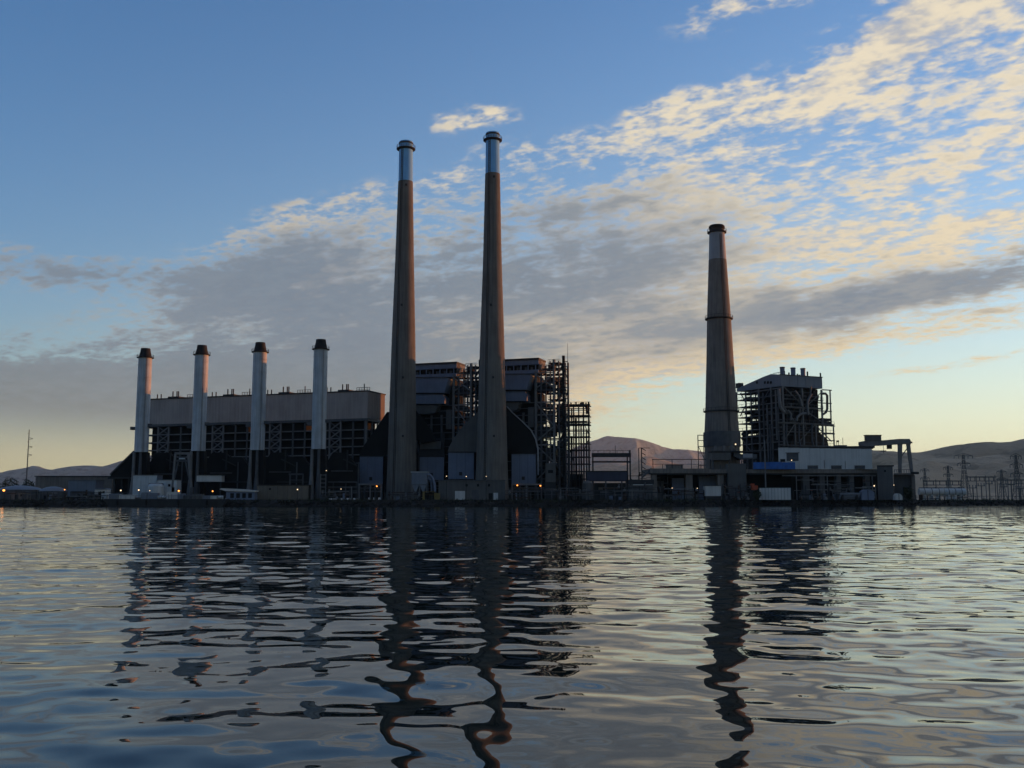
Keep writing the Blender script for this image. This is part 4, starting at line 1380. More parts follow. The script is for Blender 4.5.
for i, (px, y0) in enumerate(((782.2, 367), (793, 367.6), (802.8, 368.2))):
    c = 4.0
    x, z1 = t.at(px, y0, c)
    o = obj('short_stack', MB().lathe((x, c), [(.95, zt_ - .5), (.95, z1), (.75, z1), (.75, z1 - .4)], 20, False), 'panel_blue', t.o, True)
    obj('rim', MB().lathe((x, c), [(.96, z1 - .5), (1.08, z1 - .45), (1.08, z1 - .1), (.96, z1 - .05)], 20, False), 'dim_steel', o)
for px, h in ((789, 1.5), (797.5, 1.2), (807.5, 2.4), (820.5, 2.2), (799.5, .9)):
    x, z = t.at(px, 376.5, 2)
    stick('vent_pipe', (x, 2, zt_), (x, 2, zt_ + h), .45, 'dark_steel', t.o)
z = t.at_side(743, 386)[1]
obj('side_vent', MB().box(-.1, 2, yl - 2, yl + .5, z - .5, z + 1.6), 'dark_steel', t.o)
rl = MB()
for k in range(7):
    y = yk2 + (sy(783, 374) - yk2) * k / 6
    rl.bar((1, y, zt_), (1, y, zt_ + 1.3), .14)
rl.bar((1, yk2, zt_ + 1.3), (1, sy(783, 374), zt_ + 1.3), .16)
obj('roof_rail', rl, 'dim_steel', t.o)
for px in (757, 765, 768, 771):
    y, z = t.at_side(px, 382.5)
    obj('side_louvre', MB().box(-.15, -.003, y - .5, y + .5, z - .5, z + .5), 'near_black', t.o)
# dark boiler within
obj('furnace', MB().box(1.6, xw - .6, 2.2, sy(755), bz(431), zb_ - .2), 'near_black', t.o)
obj('furnace_lower', MB().box(1.6, bx_(797), 2.2, sy(754), 0, bz(431) - .01), 'near_black', t.o)
obj('furnace_hopper', MB().prism([(bx_(793, 444), bz(446)), (bx_(831, 442), bz(446)), (bx_(829, 436), bz(437)), (bx_(821, 430), bz(430.5)), (bx_(798, 430), bz(430.5))], 1.2, 10), 'rust', t.o)
for px in (790, 797, 804, 812, 818):
    x = bx_(px)
    obj('wall_tube', MB().tube([(x, 1.9, bz(430)), (x, 1.9, zb_ - .4)], .32, 6), 'rust' if px in (797, 812) else 'dark_steel', t.o)
# front frame
FL = [398.8, 407.0, 422.8, 431.5, 445]
for px, y0, m_k in ((783.2, 386, 'grey_steel'), (802.6, 387, 'grey_steel'), (822, 387.5, 'grey_steel'), (794.3, 422, 'grey_steel'), (815, 422, 'grey_steel')):
    x = bx_(px)
    stick('column', (x, -.2, bz(446)), (x, -.2, bz(y0)), .6, m_k, t.o)
for py in FL:
    a, b = (783.2, 822) if py < 420 else (778, 833)
    stick('beam', (bx_(a, py), -.2, bz(py)), (bx_(b, py), -.2, bz(py)), .62 if py in (407.0, 422.8) else .38, 'grey_steel', t.o)
for p, q in (((783.5, 387), (802, 404.5)), ((822, 389), (805, 406)), ((783.5, 407), (794, 421)), ((803, 408), (822, 421)), ((815, 423), (797, 443)), ((815, 424), (831, 440)), ((794, 424), (784, 440))):
    stick('brace', (bx_(*p), -.3, bz(p[1])), (bx_(*q), -.3, bz(q[1])), .3, 'grey_steel', t.o)
rr = random.Random(77)
for i, py in enumerate((391, 394.6, 402.8, 410.5, 414.6, 418.6, 426.6, 428.8, 434.6, 438.4, 441.6)):
    z = bz(py)
    x0, x1 = bx_(783.2 + rr.uniform(0, 12)), bx_(rr.uniform(806, 822) if py < 420 else rr.uniform(818, 832))
    stick('girt', (x0, .3, z), (x1, .3, z), .2, rr.choice(('dim_steel', 'dim_steel', 'grey_steel', 'rust')), t.o)
for i in range(16):
    px, py = rr.uniform(784, 818), rr.uniform(390, 440)
    x, z = bx_(px), bz(py)
    obj('wall_box', MB().box(x, x + rr.uniform(.6, 2.4), .9, 2.1, z, z + rr.uniform(.5, 1.6)), rr.choice(('dim_steel', 'rust', 'panel_grey', 'dark_steel')), t.o)
for i in range(22):
    px, py = rr.uniform(785, 819), rr.uniform(392, 436)
    x, z = bx_(px), bz(py)
    obj('burner_pipe', MB().tube([(x, 1.6, z), (x, .2, z + .2), (x + rr.uniform(-.6, .6), .0, z + rr.uniform(1.5, 4))], rr.uniform(.16, .34), 7), rr.choice(('dim_steel', 'grey_steel', 'rust')), t.o, True)
for py in FL:
    a, b = (783.2, 822) if py < 420 else (778, 833)
    r = MB()
    x0, x1, z = bx_(a, py), bx_(b, py), bz(py)
    for k in range(14):
        x = x0 + (x1 - x0) * k / 13
        r.bar((x, -.7, z), (x, -.7, z + 1.2), .08)
    r.bar((x0, -.7, z + 1.2), (x1, -.7, z + 1.2), .1)
    obj('front_rail', r, 'dim_steel', t.o)
    obj('catwalk', MB().box(x0, x1, -.9, -.5, z - .1, z + .04), 'dim_steel', t.o)


def pipe(name, pts, r, m, c=-.9):
    return obj(name, MB().tube([(t.at(x, y, c)[0], c, t.at(x, y, c)[1]) for x, y in pts], r, 8), m, t.o, True)
pipe('steam_pipe', [(778.8, 389), (779.2, 398), (780, 406), (782, 410), (784.5, 412)], .65, 'grey_steel')
pipe('steam_pipe', [(795, 391), (798.5, 395.5), (800.5, 400), (801.5, 406)], .5, 'grey_steel')
pipe('steam_pipe', [(811.5, 394), (808.5, 399), (807.5, 404), (808, 415)], .5, 'grey_steel')
pipe('steam_pipe', [(796.5, 421), (797.5, 416.5), (801, 414), (806, 413.2)], .5, 'grey_steel')
pipe('steam_pipe', [(791, 420), (791, 414), (788, 410.5)], .45, 'grey_steel')
pipe('steam_pipe', [(821, 393.5), (825.5, 393.6), (827.2, 395.5), (827.2, 409), (825.8, 412.5), (822, 415)], .5, 'dim_steel', .8)
for i, px in enumerate((786.5, 799, 812)):
    pipe('drop_pipe', [(px, 424), (px, 440), (px + 1.5, 446)], .35, 'dim_steel')
# left side frame, receding
for px, y0 in ((772.4, 387), (760, 389), (752, 390), (746.8, 391), (737.6, 392)):
    y = sy(px)
    stick('column', (-.2, y, 0), (-.2, y, t.at_side(px, y0)[1]), .5, 'grey_steel' if px > 758 else 'dim_steel', t.o)
for i in range(14):
    y, z = t.at_side(rr.uniform(754, 781), rr.uniform(393, 455), .4)
    obj('side_box', MB().box(.3, 1.5, y - rr.uniform(.5, 1.4), y + rr.uniform(.3, .9), z, z + rr.uniform(.5, 1.8)), rr.choice(('dim_steel', 'rust', 'dark_steel')), t.o)
SL = [391, 397.5, 405, 410, 416, 422.5, 430, 437, 444.5, 452]
for i, py in enumerate(SL):
    z = bz(py - 3)
    stick('beam', (-.2, 0, z), (-.2, sy(737.6), z), .42 if i % 2 else .34, 'grey_steel' if i in (0, 2, 6, 8) else 'dim_steel', t.o)
    a, b = sy(758), sy(738.3)
    obj('platform', MB().box(.2, 6 + (i % 3) * 3, a, b, z - .18, z + .05), 'dark_steel', t.o)
    r = MB()
    for k in range(6):
        y = a + (b - a) * k / 5
        r.bar((.1, y, z), (.1, y, z + 1.2), .1)
    r.bar((.1, a, z + 1.2), (.1, b, z + 1.2), .1)
    obj('handrail', r, 'dark_steel', t.o)
for k, (p0, p1, y0, y1, x0_) in enumerate(((741, 750, 394, 397.5, 2), (744, 752, 401.5, 405, 4), (739, 747, 407, 411, 3), (746, 753, 413, 416, 2), (740, 749, 418, 422.5, 5), (745, 753, 424, 428, 3), (739, 746, 428, 431.5, 2))):
    obj('inner_casing', MB().box(x0_, x0_ + 5, sy(p1), sy(p0), bz(y1 - 2), bz(y0 - 2)), 'dark_steel' if k % 2 else 'near_black', t.o)
obj('low_casing', MB().box(1.5, 9, sy(753.6), sy(739), 0, bz(432)), 'near_black', t.o)
for px in (741, 747, 753):
    y = sy(px)
    stick('column', (8, y, 0), (8, y, zb_), .45, 'dark_steel', t.o)
for i, (p, q) in enumerate((((759, 390), (753, 404)), ((741, 393), (747, 404)), ((747, 404), (741, 416)), ((771, 388), (761, 405)), ((772, 432), (761, 452)), ((741, 437), (752, 452)))):
    (y0, z0), (y1, z1) = t.at_side(*p), t.at_side(*q)
    stick('brace', (-.3, y0, z0), (-.3, y1, z1), .34, 'dim_steel', t.o)
for i, (px, y0, y1) in enumerate(((763, 393, 452), (767, 405, 462), (775.5, 390, 440), (778, 408, 455), (770, 424, 462))):
    y, z0 = t.at_side(px, y0, -.7)
    z1 = t.at_side(px, y1, -.7)[1]
    obj('riser_pipe', MB().tube([(-.7, y, z1), (-.7, y, z0)], .34, 8), 'grey_steel' if i in (1, 2) else 'dim_steel', t.o)
for i, (px, py) in enumerate(((748, 399), (755, 413), (749, 420), (756, 427), (745, 434))):
    y, z = t.at_side(px, py, 3)
    obj('tank', MB().tube([(3, y - 1.4, z), (3, y + 1.4, z)], .9, 10), 'dark_steel', t.o)
# outer scaffold on the right
for px, y0, y1 in ((831.2, 386, 424), (834.3, 423, 450), (826.5, 422.8, 447)):
    x = t.at(px, y1, 3)[0]
    stick('column', (x, 3, bz(y1)), (x, 3, bz(y0)), .42, 'grey_steel', t.o)
for a, b, py in ((822, 831.4, 386.3), (818, 831.4, 400), (818, 831.4, 408.2), (816, 834.5, 423.2), (824, 834.5, 431.5), (826, 834.5, 438.5)):
    x0, x1, z = t.at(a, py, 3)[0], t.at(b, py, 3)[0], bz(py)
    stick('beam', (x0, 3, z), (x1, 3, z), .4, 'dim_steel', t.o)
for a, b, py in ((819, 829, 416.5), (820, 830, 420)):
    x0, x1, z = t.at(a, py, 4)[0], t.at(b, py, 4)[0], bz(py)
    obj('burner_duct', MB().box(x0, x1, 3, 7, z - .7, z + .4), 'dark_steel', t.o)

# duct and boxes at the foot of the stout chimney
t = Thing('chimney_duct', 'pale-edged horizontal flue duct from the stout chimney to the right boiler', 'duct', at_ground(735, 382), 382)
t.box('duct_box', 'panel_grey', 712, 731, 452.5, 460, 0, 5)
t.poly('transition', 'dim_steel', [(733, 448.5), (741, 454), (757, 454), (757, 458.5), (741, 459.5), (734, 456)], .5, 5)
t.box('face_plate', 'pale_band', 743, 752.5, 453.6, 457.6, .2, .28)
t.box('top_plate', 'dark_steel', 711, 760, 450.8, 452.3, -.2, 6)
for px in (716, 724.3, 732):
    t.box('stiffener', 'grey_steel', px - 1, px + 1, 445.5, 450.6, .4, 1)
for px in (713, 729.5, 742, 756):
    t.post('leg', 'dim_steel', px, 460.2, 470, .5, 1)
t = Thing('chimney_scaffold', 'thin steel scaffold on the left of the stout chimney base', 'scaffold', at_ground(700.5, 384), 384)
for px in (698.6, 704.3):
    for c in (0, 3):
        t.post('post', 'dim_steel', px, 435, 470, .32, c)
for py in (435.2, 440.5, 446.5, 453, 459.5, 465.5):
    t.beam('rail', 'dim_steel', 698.4, 706, py, .28)
t.stick('brace', 'dim_steel', (698.6, 447), (704.3, 459), .2)
lamp('white lamp at the foot of the stout chimney collar', 735.6, 444.2, 379, 'lamp_white', .36)

t = Thing('blue_tarpaulin', 'bright blue tarpaulin-covered box on the deck before the right boiler', 'tarpaulin', at_ground(774, 374), 374, -13)
for i, (a, b) in enumerate(((753.3, 768), (768.2, 782), (782.2, 795.2))):
    t.box('sheet', 'tarp_blue', a, b, 462.2 - (.3 if i == 1 else 0), 469.1, 0, 3)
t.box('ridge_pole', 'dim_steel', 753, 795.4, 461.2, 461.7, .5, .3)

t = Thing('turbine_hall', 'pale grey-white hall with low louvres on the deck, right of the tarpaulin', 'building', at_ground(825, 379), 379, -16)
for i in range(9):
    a = 778.5 + i * 10.4
    t.box('wall_panel', 'light_wall', a, a + 10.3, 447.6 + i * .17, 469.2, 0, .3)
t.box('core', 'panel_grey', 778.6, 871.8, 447.2, 469.2, .35, 14)
t.box('roof_trim', 'grey_steel', 778, 872.6, 446.2, 447.1, -.25, 15)
for px in (812.8, 836.4, 859.8):
    l_ = t.box('louvre', 'dim_steel', px - 5.2, px + 5.2, 466.0, 469.0, -.2, .19)
    t.box('louvre_hood', 'dark_steel', px - 5.4, px + 5.4, 465.4, 465.9, -.4, .39)
t.box('doorway', 'dim_steel', 786.5, 798.5, 453.2, 461, -.1, .09)
t.box('door_hood', 'dark_steel', 785.5, 799.5, 452.4, 453.1, -.5, .49)
t.box('window', 'near_black', 780.3, 785.2, 459, 462, -.08, .07)
for px, y0 in ((824.5, 460), (845.5, 461)):
    t.post('wall_pipe', 'dark_steel', px, y0, 468.5, .14, -.15)
t.box('roof_block', 'dim_steel', 834, 847, 445.0, 446.1, 2, 3)
for px in (836.8, 838.6, 843):
    t.post('roof_pipe', 'dark_steel', px, 440.4 if px < 840 else 438, 446, .18, 3)
t.box('roof_unit', 'near_black', 836.4, 839, 440.4, 442, 2.8, .8)
lamp('white lamp on the deck in front of the pale hall doorway', 791.6, 460.2, 376.8, 'lamp_white', .24)

t = Thing('concrete_tower', 'square grey concrete tower with dark cap at the right end of the deck', 'tower', at_ground(885, 372), 372, -20)
t.box('shaft', 'panel_grey', 877.6, 893.2, 466.3, 499, 0, 6, True); t.box('cap', 'dark_steel', 877, 893.8, 465.1, 466.2, -.3, 6.6)
t.box('window', 'near_black', 884, 886, 470, 472, -.06, .05)
lamp('white lamp left of the square concrete tower', 874.2, 485.8, 370, 'lamp_white', .34)
lamp('small white lamp right of the square concrete tower', 893.9, 485, 369, 'lamp_white', .18)
t = Thing('crane_platform', 'dark slab platform carrying the gantry crane legs', 'platform', at_ground(905, 381), 381, -20)
t.box('slab', 'dark_concrete', 893.8, 914, 473, 475, 0, 12); t.box('lip', 'dark_steel', 911, 919, 471.8, 473.9, -.3, 6)
t.box('wall', 'panel_grey', 894, 911.5, 475.1, 499, 2, 6, True); t.box('pier', 'dark_concrete', 911.8, 915.5, 475.1, 499, .5, 5, True)
for i in range(8):
    t.post('rail_post', 'dim_steel', 894.5 + i * 2.4, 469.5, 473, .14, .3)
t.beam('rail', 'dim_steel', 894, 912, 469.6, .14, .3)

t = Thing('gantry_crane', 'grey gantry crane with box cabin on its beam, right of the pale hall', 'crane', at_ground(886, 384), 384)
t.poly('main_beam', 'grey_steel', [(860.3, 441.8), (866, 440.6), (884, 440.2), (898, 438.9), (909.5, 438.8), (910.8, 440.4), (910.8, 443.8), (897, 444.4), (884, 445.4), (866, 446.0), (862.2, 445.6), (860.3, 445)], 0, 2.2)
c_ = t.box('cabin', 'panel_grey', 866, 881.3, 435.6, 440.4, -.6, 1.8)
t.box('cabin_roof', 'dark_steel', 865.4, 881.9, 434.8, 435.5, -.8, 2.2)
t.box('beam_end', 'dark_steel', 908.4, 912.4, 441.6, 443.2, .2, 1.4)
t.poly('leg', 'grey_steel', [(898.6, 443.5), (902.4, 443.5), (901.6, 472.8), (899.2, 472.8)], .3, 1.2)
t.poly('leg', 'grey_steel', [(907, 443.3), (910.2, 443.3), (913.6, 472.8), (911.2, 472.8)], .3, 1.2)
t.poly('short_leg', 'grey_steel', [(860.3, 444.1), (862.1, 443.7), (862.1, 449), (860.3, 449)], .3, 1.6)
t.poly('trolley', 'dark_steel', [(867, 444.7), (874.6, 444.7), (875, 447.6), (872.5, 449), (869, 447)], .3, 2)
t.box('hook_block', 'dark_steel', 888, 892, 444.4, 448.8, .4, 1.4)
t.post('cable', 'dark_steel', 883.6, 444.4, 453, .12, .8); t.box('grab', 'dim_steel', 881.2, 886, 450.4, 451.4, .5, .6)
t.stick('brace', 'dim_steel', (900.3, 458), (910.5, 443.6), .3, .8)

def pipework(label, a, b, Y, seed, n, y0=482):
    t = Thing('quay_pipework', label, 'pipes', at_ground((a + b) / 2, Y), Y, 0, G, 'dark pipework along the quay')
    r = random.Random(seed)
    for k in range(int((b - a) / 6)):
        t.post('post', r.choice(('dark_steel', 'dim_steel')), a + k * 6 + r.uniform(0, 2), r.uniform(y0 + 2, 495), 500, r.uniform(.14, .3), r.uniform(0, 1), True)
    for k in range(n):
        x0 = r.uniform(a, b - 6)
        x1 = min(b, x0 + r.uniform(5, 26))
        py = r.uniform(y0 + 3, 498.5)
        c = r.uniform(0, 1.6)
        t.beam('pipe', r.choice(('dark_steel', 'dim_steel', 'grey_steel', 'rust')), x0, x1, py, r.uniform(.14, .32), c)
        if k % 2 == 0:
            t.post('riser', r.choice(('dim_steel', 'dark_steel', 'grey_steel')), x1, py - r.uniform(-2, 4), 500, r.uniform(.16, .34), c, True)
        if k % 3 == 0:
            w = r.uniform(1.2, 3.2)
            t.box('cabinet', r.choice(('dim_steel', 'panel_grey', 'dark_steel', 'panel_blue', 'rust')), x0, x0 + w, 500 - r.uniform(3, 7), 500, c, 1.0, True)
        if k % 4 == 1:
            x, z = t.at(x0, py, c)
            obj('valve', MB().lathe((x, c), [(.2, z - .5), (.45, z - .2), (.45, z + .2), (.15, z + .5), (.4, z + .9), (.4, z + 1.0)], 8), r.choice(('dim_steel', 'rust', 'grey_steel')), t.o)
    return t


pipework('tangle of dark pipes and cabinets along the quay below the pipe bridge', 596, 662, 363, 1, 26)
pipework('tangle of dark pipes and cabinets before the deck piers left of the pale cabin', 662, 704, 367, 2, 16, 484)
pipework('tangle of pipes and valves between the pale cabin and the container', 722, 757, 368, 3, 20, 480)
pipework('tangle of pipes and valves before the deck below the pale hall', 793, 876, 368, 4, 34, 478)
pipework('dark pipes and cabinets around the low shed left of the concrete deck', 626, 668, 382, 11, 22, 470)
pipework('low pipes and cabinets along the quay below the stair tower', 503, 594, 356, 5, 24, 485)
pipework('low pipes and posts at the feet of the third and fourth white stacks', 309, 358, 362, 6, 14, 484)
pipework('low pipes along the quay at the foot of the left tall chimney', 383, 437, 357, 7, 14, 489)
pipework('low pipes and cabinets along the quay below the brown warehouse', 4, 128, 346, 8, 26, 489)
pipework('low pipes and posts on the bank before the gas tanks', 914, 968, 394, 9, 4, 494)

# gear on the quay before the deck
for i, (lab, px, w, y0, m_) in enumerate((
        ('low pale blue pipe bundle on the quay left of the square tower', 850, 20, 493.6, 'roof_blue'),
        ('dark blue tarpaulined heap by the square tower foot', 868, 13, 489.5, 'panel_blue'),
        ('small pale pump housing left of the black bush', 899, 7, 493.4, 'light_wall'))):
    t = Thing(('pipe_bundle', 'covered_heap', 'pump_housing')[i], lab, ('pipes', 'heap', 'housing')[i], at_ground(px, 366), 366)
    if i == 0:
        for k in range(4):
            x0, z0 = t.at(px - w / 2, y0 + k * 1.6, .3)
            x1, _ = t.at(px + w / 2, y0, .3)
            z0 = max(z0, .3)
            obj('pipe', MB().tube([(x0, k * .5, z0), (x1, k * .5, z0)], .28, 8), m_, t.o, True)
        t.box('cradle', 'dark_steel', px - 8, px - 6.6, 495, 500, 0, 2, True); t.box('cradle', 'dark_steel', px + 6.6, px + 8, 495, 500, 0, 2, True)
    else:
        t.poly('cover', m_, [(px - w / 2, 500), (px - w / 2, y0 + 2), (px - w / 4, y0), (px + w / 5, y0 + .4), (px + w / 2, y0 + 3), (px + w / 2, 500)], 0, 2.4)
        t.box('strap', 'dark_steel', px - .3, px + .3, y0 + .6, 500, -.05, .04, True)
r_ = np.random.default_rng(21)
VALVE = ['valve stand left of the tall concrete pier below the stout chimney', 'valve stand at the middle of the tall concrete pier foot', 'valve stand at the right edge of the tall concrete pier foot', 'valve stand between the concrete pier and the orange skid',
         'valve stand just right of the blue-grey container', 'valve stand below the left end of the deck pipes', 'valve stand under the deck pipes, second right of the container gap', 'valve stand before the pier under the pale hall middle',
         'valve stand left of the pale blue pipe bundle', 'valve stand at the foot of the stair tower', 'valve stand below the left column of the open pipe tower']
for i, px in enumerate((735, 739, 743.5, 748, 801, 812, 818, 826, 833, 560, 569)):
    Y = 364 + (i % 3)
    t = Thing('valve_stand', VALVE[i], 'valve', at_ground(px, Y), Y, 0, G, 'valve stands along the quay')
    h = r_.uniform(1.6, 3.4)
    obj('stem', MB().tube([(0, 0, 0), (0, 0, h)], .16, 6), 'dim_steel', t.o)
    obj('body', MB().lathe((0, 0), [(.5, 0), (.55, .5), (.3, .9), (.3, 1.2)], 10), 'grey_steel' if i % 2 else 'rust', t.o)
    obj('handwheel', MB().lathe((0, 0), [(.42, h), (.5, h + .06), (.42, h + .12)], 12), 'orange_paint' if i % 4 == 1 else 'grey_steel', t.o)
t = Thing('black_bush', 'black rounded bush at the water edge below the crane platform', 'bush', at_ground(907.5, 376), 376)
foliage(t, 907.5, 487, 501, 10, 1000, 9)

# ------------------------------------------------------------------ tanks, pylons and switchyard at far right
for i, (lab, a, b) in enumerate((('long pale horizontal gas tank, left of two at far right', 919, 943), ('long pale blue horizontal gas tank, right of two at far right', 943.6, 965))):
    t = Thing('gas_tank', lab, 'tank', at_ground((a + b) / 2, 402), 402, 0, G, 'horizontal gas tanks')
    (x0, z), (x1, _) = t.at(a, 492), t.at(b, 492)
    r = 1.45
    obj('shell', MB().tube([(x0, 0, z), (x0 + .35, 0, z), (x1 - .35, 0, z), (x1, 0, z)], r, 18), 'pale_metal' if i else 'light_wall', t.o, True)
    for f in (.2, .5, .8):
        x = x0 + (x1 - x0) * f
        obj('band', MB().tube([(x - .12, 0, z), (x + .12, 0, z)], r + .06, 18), 'dim_steel', t.o)
        obj('saddle', MB().prism([(x - .6, 0), (x + .6, 0), (x + .35, z - .9), (x - .35, z - .9)], -1.0, 1.0), 'light_wall', t.o)
    obj('dome', MB().lathe(((x0 + x1) / 2 + 2, 0), [(.4, z + r - .1), (.4, z + r + .4), (.2, z + r + .55)], 10), 'dim_steel', t.o)
    w = MB().bar((x0, 0, z + r + .15), (x1, 0, z + r + .15), .5, .1)
    obj('catwalk', w, 'grey_steel', t.o)


def pylon(label, px, top, Y, arms, w, name='lattice_pylon', m='hazed_steel', group=None):
    t = Thing(name, label, 'pylon', at_ground(px, Y), Y, 0, G, group)
    h = t.at(px, top)[1]
    legs = []
    for sx in (-1, 1):
        for sy_ in (-1, 1):
            p = [Vector((sx * w, sy_ * w, 0)), Vector((sx * w * .35, sy_ * w * .35, h * .6)), Vector((sx * w * .16, sy_ * w * .16, h))]
            q = MB()
            for a, b in zip(p[:-1], p[1:]):
                q.bar(a, b, .2)
            obj('leg', q, m, t.o)
    lat = MB()
    n = 9
    def ww(z): return float(np.interp(z, (0, h * .6, h), (w, w * .35, w * .16)))
    for k in range(n):
        z0, z1 = h * k / n, h * (k + 1) / n
        for s in (-1, 1):
            for sy_ in (-1, 1):
                lat.bar((-s * ww(z0), sy_ * ww(z0), z0), (s * ww(z1), sy_ * ww(z1), z1), .10)
                lat.bar((sy_ * ww(z0), -s * ww(z0), z0), (sy_ * ww(z1), s * ww(z1), z1), .10)
    obj('lattice', lat, m, t.o)
    for f, L in arms:
        q = MB().bar((-L, 0, h * f), (L, 0, h * f), .3).bar((-L, 0, h * f), (0, 0, h * f + 1.4), .2).bar((L, 0, h * f), (0, 0, h * f + 1.4), .2)
        a = obj('crossarm', q, m, t.o)
        for s in (-1, -.5, .5, 1):
            obj('insulator', MB().tube([(s * L, 0, h * f - .1), (s * L, 0, h * f - 1.5)], .14, 6), m, a)
    return t


pylon('wide-armed lattice pylon against the right hill behind the gas tanks', 965.6, 454.5, 560, ((.97, 5.2), (.80, 3.6)), 2.6, m='hazed_steel')
pylon('slender lattice pylon against the hill at the right edge', 1018.3, 454.8, 480, ((.97, 2.6), (.78, 3.0), (.58, 3.0)), 1.9)
pylon('small lattice pylon left of the wide-armed pylon', 949.5, 466, 640, ((.95, 3.0), (.75, 3.0)), 2.0, m='hazed_steel')
pylon('small lattice pylon just right of the crane', 926, 468.5, 700, ((.95, 3.0), (.7, 3.2)), 2.0, m='hazed_steel')
pylon('small lattice pylon left of the right-edge pylon', 1003, 470, 680, ((.95, 3.2), (.72, 3.0)), 2.2, m='hazed_steel')
for i, (lab, a, b, py, Y) in enumerate((('low switchyard portal behind the gas tanks', 924, 962, 481, 450), ('taller switchyard portal right of the gas tanks', 968, 996, 477, 470), ('switchyard portal at the right edge', 998, 1030, 480, 455))):
    t = Thing('switchyard_portal', lab, 'frame', at_ground((a + b) / 2, Y), Y, 0, G, 'switchyard portals at far right')
    for k in range(4):
        t.post('post', 'hazed_steel', a + (b - a) * k / 3, py - 1.5, 499, .26, 0, True)
    t.beam('beam', 'hazed_steel', a, b, py, .5); t.beam('beam', 'dim_steel', a, b, py + 4, .3, .6)
    for k in range(6):
        t.post('insulator', 'hazed_steel', a + (b - a) * (k + .5) / 6, py + .5, py + 4, .28, .1)
SWITCH = ['switchgear post nearest to the right end of the gas tanks', 'second switchgear post right of the gas tanks', 'switchgear post at the right leg of the middle portal', 'switchgear post left of the right-edge pylon',
          'switchgear post close beside the left of the right-edge pylon', 'switchgear post right of the right-edge pylon, nearest the frame edge']
for i, px in enumerate((973.5, 982, 990, 1004, 1012, 1021)):
    Y = 430 + (i * 7) % 20
    t = Thing('switch_post', SWITCH[i], 'post', at_ground(px, Y), Y, 0, G, 'switchgear posts')
    h = 5 + (i * 37 % 5) * .5
    obj('post', MB().box(-.18, .18, -.18, .18, 0, h), 'hazed_steel', t.o)
    obj('crosspiece', MB().box(-1.6, 1.6, -.2, .2, h + .003, h + .3), 'hazed_steel', t.o)
    for s in (-1.3, 0, 1.3):
        obj('insulator', MB().tube([(s, 0, h + .3), (s, 0, h + 1.4)], .2, 6), 'grey_steel', t.o)
t = Thing('yard_fence', 'low dark fence along the bank at far right', 'fence', at_ground(980, 396), 396)
for i in range(15):
    t.post('post', 'dim_steel', 920 + i * 8, 496, 500, .14, 0, True)
t.beam('rail', 'dim_steel', 920, 1034, 496.2, .12)

# ------------------------------------------------------------------ left: tank farm, sheds, mast
t = Thing('radio_mast', 'thin mast with three short side arms at far left', 'mast', at_ground(28, 640), 640)
x, z = t.at(29.3, 429.5)
obj('pole', MB().tube([(x, 0, 0), (x, 0, z)], .45, 6, .25), 'dim_steel', t.o)
for i, py in enumerate((437.6, 446, 454)):
    z0 = t.at(29, py)[1]
    obj('arm', MB().bar((x, 0, z0), (x + 2.6, 0, z0 - .6), .3).bar((x, 0, z0 - 1.4), (x + 2.4, 0, z0 - .8), .2), 'dim_steel', t.o)
    z0 = t.at(29, py - 4)[1]
    obj('side_rod', MB().bar((x, 0, z0), (x - .9, 0, z0 + .1), .2), 'dim_steel', t.o)
t = Thing('brown_warehouse', 'long dark brown warehouse behind the pale box shed at far left', 'building', at_ground(72, 440), 440)
for i in range(7):
    t.box('wall_panel', 'dark_concrete', 35 + i * 11, 35 + (i + 1) * 11 - .2, 477, 499, 0, .3, True)
t.box('core', 'near_black', 35, 112, 476.9, 499, .35, 14, True); t.box('roof', 'dark_steel', 34.4, 112.6, 475.8, 476.6, -.4, 16)
t = Thing('pale_blue_shed', 'pale blue box shed in front of the brown warehouse', 'shed', at_ground(81, 400), 400)
for i in range(3):
    t.box('wall_panel', 'roof_blue', 68 + i * 9.2, 68 + (i + 1) * 9.2 - .2, 480.6, 499, 0, .2, True)
t.box('core', 'panel_blue', 68, 95.4, 480.3, 499, .25, 8, True); t.box('roof', 'grey_steel', 67.6, 95.8, 479.6, 480.2, -.3, 9)
for lab, a, b, y0, m_, Y in (('wide low pale tank with shallow domed roof at the left edge', -12, 32, 485.2, 'roof_blue', 395), ('low pale tank with domed roof right of the left-edge tank', 34, 61, 486.4, 'roof_blue', 385)):
    t = Thing('storage_tank', lab, 'tank', at_ground((a + b) / 2, Y), Y, 0, G, 'low domed storage tanks')
    (x0, z), (x1, _) = t.at(a, y0), t.at(b, y0)
    r = (x1 - x0) / 2
    obj('shell', MB().lathe(((x0 + x1) / 2, r), [(r, 0), (r, z - 1.7)], 40, False), 'panel_grey', t.o, True)
    obj('roof', MB().lathe(((x0 + x1) / 2, r), [(r + .1, z - 1.8), (r * .8, z - .9), (r * .5, z - .3), (r * .2, z), (.1, z + .05)], 40), m_, t.o, True)
    for k in range(12):
        a_ = math.pi * (1 + (k + .5) / 12)
        obj('stiffener', MB().box(-.12, .12, -.12, .12, 0, z - 1.8), 'dim_steel', t.o).location = ((x0 + x1) / 2 + (r + .08) * math.cos(a_), r + (r + .08) * math.sin(a_), 0)
